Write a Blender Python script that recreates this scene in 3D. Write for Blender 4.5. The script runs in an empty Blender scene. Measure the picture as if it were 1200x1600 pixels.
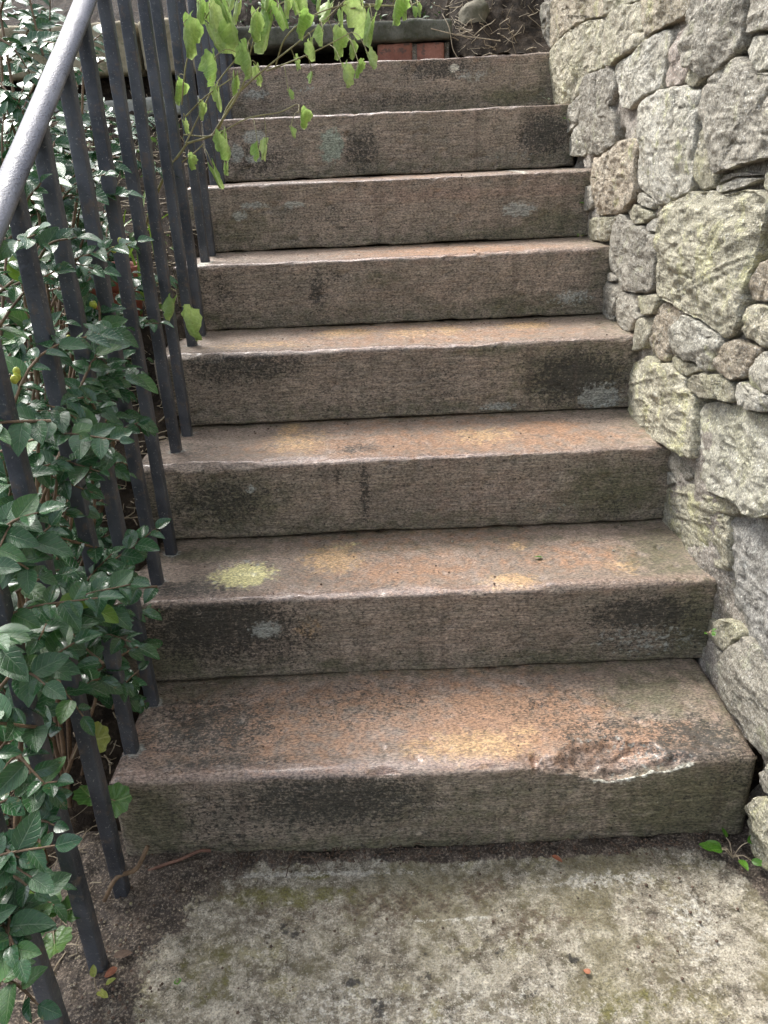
import bpy, math, random
import numpy as np
from mathutils import Matrix, Vector
random.seed(7); rng=np.random.default_rng(7)
S=bpy.context.scene; C=S.collection
# ---------------- camera, world, sun, exposure ----------------
cd=bpy.data.cameras.new('camera'); cam=bpy.data.objects.new('camera',cd); C.objects.link(cam); S.camera=cam
r_=Vector((0.9990868,-0.00973904,-0.04160187)); u_=Vector((0.04194465,0.40899249,0.91157325)); f_=Vector((-0.00813701,0.91248578,-0.4090275))
cam.matrix_world=Matrix(((r_[0],u_[0],-f_[0],0),(r_[1],u_[1],-f_[1],-1.0401),(r_[2],u_[2],-f_[2],1.12405),(0,0,0,1)))
CAM=np.array([0,-1.0401,1.12405])
cd.sensor_fit='VERTICAL'; cd.sensor_height=24; cd.lens=24*1240.5/1600; cd.clip_start=.02; cd.clip_end=500
cd.dof.use_dof=False
def inframe(p,m=0):
    w=np.asarray(p)-CAM; z=w@np.array(f_)
    if z<.05: return None
    x=600+1240.5*(w@np.array(r_))/z; y=800-1240.5*(w@np.array(u_))/z
    return (x,y,z) if -m<x<1200+m and -m<y<1600+m else None
SUN_EL=math.radians(52); SUN_AZ=math.radians(-40)      # azimuth from +y towards +x
W=bpy.data.worlds.new('World'); S.world=W; W.use_nodes=True
nt=W.node_tree; nt.nodes.clear()
sky=nt.nodes.new('ShaderNodeTexSky'); sky.sky_type='NISHITA'; sky.sun_disc=False; sky.sun_elevation=SUN_EL; sky.sun_rotation=SUN_AZ
sky.air_density=1.0; sky.dust_density=4.0; sky.ozone_density=1.0
hs=nt.nodes.new('ShaderNodeHueSaturation'); hs.inputs['Saturation'].default_value=.50
bg=nt.nodes.new('ShaderNodeBackground'); bg.inputs[1].default_value=.15
wo=nt.nodes.new('ShaderNodeOutputWorld')
nt.links.new(sky.outputs[0],hs.inputs['Color']); nt.links.new(hs.outputs[0],bg.inputs[0]); nt.links.new(bg.outputs[0],wo.inputs[0])
sl=bpy.data.lights.new('sun','SUN'); sl.energy=1.5; sl.angle=math.radians(22); sl.color=(1,.985,.955)
so=bpy.data.objects.new('sun',sl); C.objects.link(so)
sd=Vector((math.sin(SUN_AZ)*math.cos(SUN_EL),math.cos(SUN_AZ)*math.cos(SUN_EL),math.sin(SUN_EL)))
so.rotation_euler=sd.to_track_quat('Z','Y').to_euler()
S.view_settings.view_transform='Standard'; S.view_settings.look='None'; S.view_settings.gamma=1; S.view_settings.use_curve_mapping=False
S.view_settings.exposure=1.45
S.render.engine='CYCLES'
# ---------------- noise ----------------
def vnoise(p,seed=0):
    p=np.asarray(p,dtype=np.float64); i=np.floor(p).astype(np.int64); f=p-i; f=f*f*f*(f*(f*6-15)+10)
    def h(a,b,c):
        n=(a*374761393+b*668265263+c*2147483647+seed*974711)&0xffffffff
        n=((n^(n>>13))*1274126177)&0xffffffff; n=(n^(n>>16))
        n=(n*2246822519)&0xffffffff; return ((n^(n>>15))&0xffff)/32767.5-1
    x,y,z=i[...,0],i[...,1],i[...,2]; fx,fy,fz=f[...,0],f[...,1],f[...,2]
    l=lambda a,b,t:a+(b-a)*t
    return l(l(l(h(x,y,z),h(x+1,y,z),fx),l(h(x,y+1,z),h(x+1,y+1,z),fx),fy),l(l(h(x,y,z+1),h(x+1,y,z+1),fx),l(h(x,y+1,z+1),h(x+1,y+1,z+1),fx),fy),fz)
def fbm(p,o=4,seed=0,rough=.5):
    s=0;a=1
    for k in range(o): s=s+a*vnoise(np.asarray(p)*2**k+k*17.3,seed+k); a*=rough
    return s
def sstep(a,b,x): t=np.clip((x-a)/(b-a),0,1); return t*t*(3-2*t)
# ---------------- object helpers ----------------
def link(o,parent=None,kind=None,label=None,cat=None,group=None):
    C.objects.link(o)
    if parent is not None: o.parent=parent
    if kind: o['kind']=kind
    if label: o['label']=label
    if cat: o['category']=cat
    if group: o['group']=group
    return o
def mesh_obj(name,V,F,mat,parent=None,smooth=True,attrs=None,uv=None,**k):
    m=bpy.data.meshes.new(name)
    if isinstance(F,np.ndarray):
        n=len(F); w=F.shape[1]
        m.vertices.add(len(V)); m.vertices.foreach_set('co',np.asarray(V,dtype=np.float32).ravel())
        m.loops.add(n*w); m.loops.foreach_set('vertex_index',F.astype(np.int32).ravel())
        m.polygons.add(n); m.polygons.foreach_set('loop_start',np.arange(0,n*w,w,dtype=np.int32)); m.polygons.foreach_set('loop_total',np.full(n,w,dtype=np.int32))
        m.update(calc_edges=True)
    else: m.from_pydata([tuple(map(float,v)) for v in V],[],F)
    if smooth: m.polygons.foreach_set('use_smooth',np.ones(len(m.polygons),dtype=bool))
    if attrs:
        for a,v in attrs.items():
            at=m.attributes.new(a,'FLOAT','POINT'); at.data.foreach_set('value',np.asarray(v,dtype=np.float32))
    if uv is not None:
        l=m.uv_layers.new(name='UVMap'); vi=np.empty(len(m.loops),dtype=np.int32); m.loops.foreach_get('vertex_index',vi)
        l.data.foreach_set('uv',np.asarray(uv,dtype=np.float32)[vi].ravel())
    m.materials.append(mat); m.validate(); m.update()
    return link(bpy.data.objects.new(name,m),parent,**k)
def empty(name,loc,label,cat,group=None,kind=None):
    o=bpy.data.objects.new(name,None); o.location=loc; o.empty_display_size=.05
    return link(o,None,kind,label,cat,group)
def grid_faces(nu,nv,closeu=False):
    i=np.arange(nu if closeu else nu-1); j=np.arange(nv-1); I,J=np.meshgrid(i,j,indexing='ij'); I2=(I+1)%nu
    return np.stack([I*nv+J,I2*nv+J,I2*nv+J+1,I*nv+J+1],-1).reshape(-1,4)
def tube(pts,rad,n=6):
    P=np.array(pts,float); k=len(P); T=np.gradient(P,axis=0); T/=np.linalg.norm(T,axis=1)[:,None]+1e-9
    ref=np.array([0,0,1.]) if abs(T[0][2])<.8 else np.array([1.,0,0]); V=[]
    R=np.broadcast_to(rad,(k,)) if np.ndim(rad)<=1 else rad
    for a in range(k):
        s=np.cross(T[a],ref); s/=np.linalg.norm(s)+1e-9; b=np.cross(T[a],s)
        for q in range(n):
            t=2*math.pi*q/n; V.append(P[a]+R[a]*(math.cos(t)*s+math.sin(t)*b))
    F=[]
    for a in range(k-1):
        for q in range(n): F.append((a*n+q,a*n+(q+1)%n,(a+1)*n+(q+1)%n,(a+1)*n+q))
    return np.array(V),np.array(F)
class Bag:
    def __init__(s): s.V=[];s.F=[];s.n=0;s.uv=[]
    def add(s,V,F,uv=None):
        s.V.append(V); s.F.append(np.asarray(F)+s.n); s.n+=len(V)
        if uv is not None: s.uv.append(uv)
    def obj(s,name,mat,parent=None,**k):
        return mesh_obj(name,np.concatenate(s.V),np.concatenate(s.F),mat,parent,uv=np.concatenate(s.uv) if s.uv else None,**k)
def smooth_path(pts,n=6):
    P=[np.array(p,float) for p in pts]
    if len(P)<3: return [P[0]+(P[-1]-P[0])*t for t in np.linspace(0,1,n)]
    Q=[P[0]*2-P[1]]+P+[P[-1]*2-P[-2]]; out=[]
    for i in range(1,len(Q)-2):
        for t in np.linspace(0,1,n,endpoint=False):
            a,b,c,d=Q[i-1:i+3]; out.append(.5*((2*b)+(-a+c)*t+(2*a-5*b+4*c-d)*t*t+(-a+3*b-3*c+d)*t**3))
    out.append(P[-1]); return out
# ---------------- shader helpers ----------------
class M:
    def __init__(s,name,rough=.6,spec=.5):
        s.m=bpy.data.materials.new(name); s.m.use_nodes=True; s.t=s.m.node_tree; s.t.nodes.clear()
        s.b=s.t.nodes.new('ShaderNodeBsdfPrincipled'); s.o=s.t.nodes.new('ShaderNodeOutputMaterial'); s.t.links.new(s.b.outputs[0],s.o.inputs[0])
        s.b.inputs['Roughness'].default_value=rough; s.b.inputs['Specular IOR Level'].default_value=spec
        s.tc=s.t.nodes.new('ShaderNodeTexCoord')
    def set(s,inp,v):
        if hasattr(v,'is_output') : s.t.links.new(v,inp)
        elif isinstance(v,tuple) and inp.type=='RGBA': inp.default_value=(*v,1) if len(v)==3 else v
        else: inp.default_value=v
    def P(s,scale=(1,1,1),rnd=False,obj=True):
        n=s.t.nodes.new('ShaderNodeMapping'); s.t.links.new(s.tc.outputs['Object'],n.inputs[0]); n.inputs['Scale'].default_value=scale
        if rnd:
            oi=s.t.nodes.new('ShaderNodeObjectInfo'); c=s.t.nodes.new('ShaderNodeCombineXYZ'); mm=s.math('MULTIPLY',oi.outputs['Random'],37.)
            for k in range(3): s.t.links.new(mm,c.inputs[k])
            s.t.links.new(c.outputs[0],n.inputs['Location'])
        return n.outputs[0]
    def noise(s,vec,scale,detail=4,rough=.55,dist=0):
        n=s.t.nodes.new('ShaderNodeTexNoise'); s.t.links.new(vec,n.inputs['Vector']); n.inputs['Scale'].default_value=scale; n.inputs['Detail'].default_value=detail; n.inputs['Roughness'].default_value=rough; n.inputs['Distortion'].default_value=dist
        return n.outputs[0]
    def vor(s,vec,scale,feature='F1',rnd=1):
        n=s.t.nodes.new('ShaderNodeTexVoronoi'); n.feature=feature; s.t.links.new(vec,n.inputs['Vector']); n.inputs['Scale'].default_value=scale; n.inputs['Randomness'].default_value=rnd
        return n.outputs['Distance']
    def math(s,op,a,b=0.,c=0.,clamp=False):
        n=s.t.nodes.new('ShaderNodeMath'); n.operation=op; n.use_clamp=clamp
        for i,v in enumerate((a,b,c)): s.set(n.inputs[i],v)
        return n.outputs[0]
    def ramp(s,x,a,b,lo=0.,hi=1.):
        n=s.t.nodes.new('ShaderNodeMapRange'); n.interpolation_type='SMOOTHSTEP'
        for i,v in enumerate((x,a,b,lo,hi)): s.set(n.inputs[i],v)
        return n.outputs[0]
    def mix(s,f,a,b,mode='MIX'):
        n=s.t.nodes.new('ShaderNodeMix'); n.data_type='RGBA'; n.blend_type=mode
        s.set(n.inputs[0],f); s.set(n.inputs[6],a); s.set(n.inputs[7],b); return n.outputs[2]
    def attr(s,name):
        n=s.t.nodes.new('ShaderNodeAttribute'); n.attribute_name=name; return n.outputs['Fac']
    def bump(s,h,dist,strength=1.,prev=None):
        n=s.t.nodes.new('ShaderNodeBump'); s.set(n.inputs['Height'],h); n.inputs['Distance'].default_value=dist; n.inputs['Strength'].default_value=strength
        if prev is not None: s.t.links.new(prev,n.inputs['Normal'])
        return n.outputs[0]
    def out(s,col,rough=None,normal=None):
        s.set(s.b.inputs['Base Color'],col)
        if rough is not None: s.set(s.b.inputs['Roughness'],rough)
        if normal is not None: s.t.links.new(normal,s.b.inputs['Normal'])
        return s.m
STAINS=[('1T', -0.348, 0.143, 0.144, 0.101, 'd', 0.8),('1T', -0.435, 0.113, 0.071, 0.053, 'd', 0.6),('1T', 0.512, 0.04, 0.096, 0.08, 'd', 0.9),('1T', 0.29, 0.14, 0.162, 0.082, 'd', 0.45),
('1T', -0.076, 0.182, 0.24, 0.077, 'd', 0.5),('1T', -0.317, 0.039, 0.145, 0.025, 'd', 0.7),('1T', 0.369, 0.082, 0.133, 0.051, 'd', 0.6),('1T', 0.18, 0.111, 0.216, 0.106, 'o', 1.0),
('1T', -0.169, 0.132, 0.303, 0.127, 'o', 0.6),('1T', 0.122, 0.055, 0.105, 0.042, 'y', 0.8),('1T', 0.223, 0.091, 0.028, 0.02, 'y', 0.7),('1T', 0.419, 0.062, 0.131, 0.049, 'o', 0.9),
('1T', -0.003, 0.197, 0.36, 0.059, 'o', 0.5),('1T', -0.417, 0.244, 0.114, 0.034, 'm', 0.6),('1T', 0.478, 0.176, 0.105, 0.086, 'm', 0.75),('1T', 0.53, 0.222, 0.108, 0.041, 'm', 0.5),
('1T', 0.574, 0.087, 0.028, 0.103, 'k', 0.6),('1T', -0.475, 0.048, 0.068, 0.081, 'k', 0.8),('1T', -0.517, 0.153, 0.049, 0.15, 'k', 0.6),('1R', -0.037, -0.002, 0.571, 0.046, 'm', 0.8),
('1R', 0.499, 0.076, 0.167, 0.11, 'm', 1.0),('1R', -0.434, 0.079, 0.066, 0.103, 'm', 1.0),('1R', -0.119, 0.122, 0.197, 0.071, 'd', 0.9),('1R', -0.31, 0.088, 0.132, 0.088, 'd', 0.5),
('1R', 0.188, 0.092, 0.333, 0.088, 'm', 0.45),('1R', 0.232, 0.104, 0.033, 0.087, 'k', 0.3),('1R', -0.195, 0.14, 0.197, 0.043, 'k', 0.3),('1R', 0.564, 0.158, 0.055, 0.07, 'd', 0.5),
('2T', -0.306, 0.38, 0.066, 0.049, 'Y', 1.0),('2T', -0.306, 0.38, 0.081, 0.069, 'p', 0.45),('2T', -0.124, 0.434, 0.064, 0.058, 'y', 0.85),('2T', -0.106, 0.492, 0.041, 0.022, 'Y', 0.35),
('2T', -0.031, 0.397, 0.026, 0.022, 'o', 0.9),('2T', 0.034, 0.369, 0.178, 0.068, 'o', 0.7),('2T', 0.229, 0.305, 0.052, 0.033, 'y', 1.0),('2T', 0.261, 0.455, 0.021, 0.021, 'y', 0.7),
('2T', 0.458, 0.346, 0.036, 0.036, 'y', 0.5),('2T', 0.374, 0.395, 0.152, 0.069, 'o', 0.5),('2T', 0.555, 0.392, 0.101, 0.125, 'm', 0.7),('2T', -0.401, 0.479, 0.139, 0.037, 'm', 0.8),
('2T', 0.12, 0.477, 0.526, 0.036, 'm', 0.35),('2T', -0.397, 0.327, 0.103, 0.047, 'd', 0.8),('2T', -0.019, 0.309, 0.099, 0.035, 'd', 0.35),('2R', -0.345, 0.304, 0.174, 0.086, 'd', 1.0),
('2R', -0.223, 0.268, 0.087, 0.074, 'd', 0.6),('2R', -0.252, 0.292, 0.032, 0.02, 'p', 0.9),('2R', 0.481, 0.293, 0.118, 0.044, 'd', 1.0),('2R', 0.493, 0.234, 0.12, 0.045, 'p', 0.45),
('2R', 0.478, 0.257, 0.113, 0.059, 'd', 0.6),('2R', -0.171, 0.295, 0.031, 0.026, 'y', 0.4),('2R', -0.134, 0.207, 0.026, 0.015, 'm', 0.9),('2R', -0.443, 0.226, 0.063, 0.045, 'm', 1.0),
('2R', 0.578, 0.259, 0.062, 0.103, 'm', 1.0),('2R', 0.356, 0.195, 0.32, 0.031, 'm', 0.6),('2R', 0.04, 0.256, 0.377, 0.089, 'k', 0.2),('3T', -0.205, 0.678, 0.074, 0.09, 'y', 0.6),
('3T', -0.229, 0.774, 0.031, 0.059, 'y', 0.8),('3T', 0.217, 0.667, 0.085, 0.053, 'y', 0.6),('3T', 0.361, 0.703, 0.086, 0.055, 'o', 0.9),('3T', 0.106, 0.637, 0.452, 0.095, 'o', 0.7),
('3T', -0.065, 0.616, 0.057, 0.033, 'd', 0.7),('3T', -0.413, 0.661, 0.088, 0.089, 'd', 0.4),('3T', 0.496, 0.772, 0.117, 0.079, 'd', 0.4),('3R', -0.362, 0.444, 0.139, 0.075, 'm', 0.8),
('3R', -0.374, 0.46, 0.139, 0.067, 'd', 0.7),('3R', -0.054, 0.46, 0.013, 0.09, 'd', 0.8),('3R', 0.112, 0.422, 0.049, 0.092, 'd', 0.25),('3R', -0.107, 0.5, 0.025, 0.021, 'd', 0.6),
('3R', 0.488, 0.435, 0.126, 0.076, 'm', 0.85),('3R', 0.478, 0.39, 0.084, 0.038, 'd', 0.4),('3R', -0.299, 0.48, 0.011, 0.011, 'p', 0.9),('3R', -0.016, 0.366, 0.568, 0.022, 'm', 0.4),
('3R', 0.182, 0.449, 0.181, 0.076, 'k', 0.4),('3R', 0.35, 0.411, 0.084, 0.018, 'p', 0.25),('4T', -0.096, 1.007, 0.074, 0.049, 'y', 0.8),('4T', 0.067, 0.971, 0.064, 0.055, 'y', 0.6),
('4T', 0.166, 0.99, 0.047, 0.056, 'y', 0.7),('4T', 0.365, 1.012, 0.062, 0.049, 'y', 0.9),('4T', -0.311, 0.899, 0.127, 0.044, 'y', 0.5),('4T', 0.081, 0.929, 0.449, 0.091, 'o', 0.6),
('4R', -0.334, 0.687, 0.167, 0.053, 'd', 0.8),('4R', 0.135, 0.62, 0.077, 0.086, 'd', 0.4),('4R', 0.457, 0.621, 0.131, 0.07, 'd', 1.0),('4R', 0.457, 0.621, 0.169, 0.094, 'm', 0.8),
('4R', 0.514, 0.571, 0.054, 0.035, 'p', 0.9),('4R', 0.274, 0.558, 0.05, 0.011, 'p', 0.8),('4R', 0.242, 0.695, 0.09, 0.015, 'm', 0.7),('4R', -0.005, 0.562, 0.623, 0.019, 'm', 0.5),
('4R', -0.14, 0.632, 0.061, 0.031, 'k', 0.3),('5R', -0.169, 0.808, 0.03, 0.057, 'd', 0.8),('5R', -0.124, 0.846, 0.05, 0.019, 'd', 0.6),('5R', -0.427, 0.827, 0.083, 0.065, 'd', 0.5),
('5R', -0.455, 0.745, 0.068, 0.025, 'm', 0.6),('5R', 0.496, 0.762, 0.064, 0.023, 'p', 0.6),('5R', 0.378, 0.743, 0.221, 0.033, 'm', 0.7),('5R', -0.008, 0.833, 0.067, 0.022, 'm', 0.4),
('5R', 0.057, 0.79, 0.506, 0.065, 'k', 0.15),('5T', -0.466, 1.148, 0.018, 0.074, 'P', 1.0),('5T', 0.165, 1.169, 0.312, 0.121, 'o', 0.8),('6R', -0.345, 1.011, 0.044, 0.01, 'p', 0.8),
('6R', -0.393, 0.984, 0.021, 0.014, 'p', 0.8),('6R', -0.245, 1.006, 0.044, 0.011, 'p', 0.7),('6R', 0.401, 0.969, 0.051, 0.02, 'p', 0.9),('6R', 0.512, 0.925, 0.111, 0.053, 'm', 0.9),
('6R', 0.384, 0.904, 0.222, 0.021, 'm', 0.8),('6R', 0.236, 1.018, 0.508, 0.02, 'k', 0.8),('6R', -0.407, 0.946, 0.11, 0.052, 'm', 0.7),('6R', -0.166, 0.971, 0.183, 0.051, 'd', 0.4),
('6R', -0.383, 0.997, 0.109, 0.051, 'd', 0.3),('6T', -0.569, 2.048, 0.038, 0.337, 'p', 0.6),('6T', 0.416, 1.462, 0.015, 0.296, 'P', 0.8),('7R', -0.369, 1.193, 0.035, 0.022, 'p', 1.0),
('7R', -0.427, 1.149, 0.02, 0.026, 'p', 1.0),('7R', -0.378, 1.133, 0.028, 0.013, 'p', 0.9),('7R', -0.134, 1.158, 0.039, 0.05, 'g', 1.0),('7R', -0.042, 1.142, 0.069, 0.072, 'd', 0.8),
('7R', -0.37, 1.129, 0.119, 0.055, 'd', 0.7),('7R', 0.519, 1.163, 0.098, 0.071, 'd', 0.9),('7R', 0.422, 1.105, 0.179, 0.015, 'p', 0.3),('7R', 0.542, 1.1, 0.099, 0.027, 'm', 0.7),
('7R', 0.224, 1.067, 0.32, 0.015, 'k', 0.5),('7R', -0.462, 1.186, 0.078, 0.053, 'd', 0.5),('8R', -0.386, 1.326, 0.05, 0.017, 'p', 0.7),('8R', -0.227, 1.334, 0.051, 0.018, 'p', 0.4),
('8R', 0.268, 1.377, 0.017, 0.012, 'P', 1.0),('8R', 0.323, 1.353, 0.075, 0.023, 'p', 0.5),('8R', 0.228, 1.375, 0.147, 0.033, 'd', 0.8),('8R', 0.121, 1.292, 0.276, 0.027, 'd', 0.6),
('8R', -0.366, 1.321, 0.127, 0.046, 'd', 0.4),('8R', 0.482, 1.286, 0.128, 0.03, 'm', 0.9),('8R', 0.041, 1.406, 0.417, 0.015, 'k', 0.5)]
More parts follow.
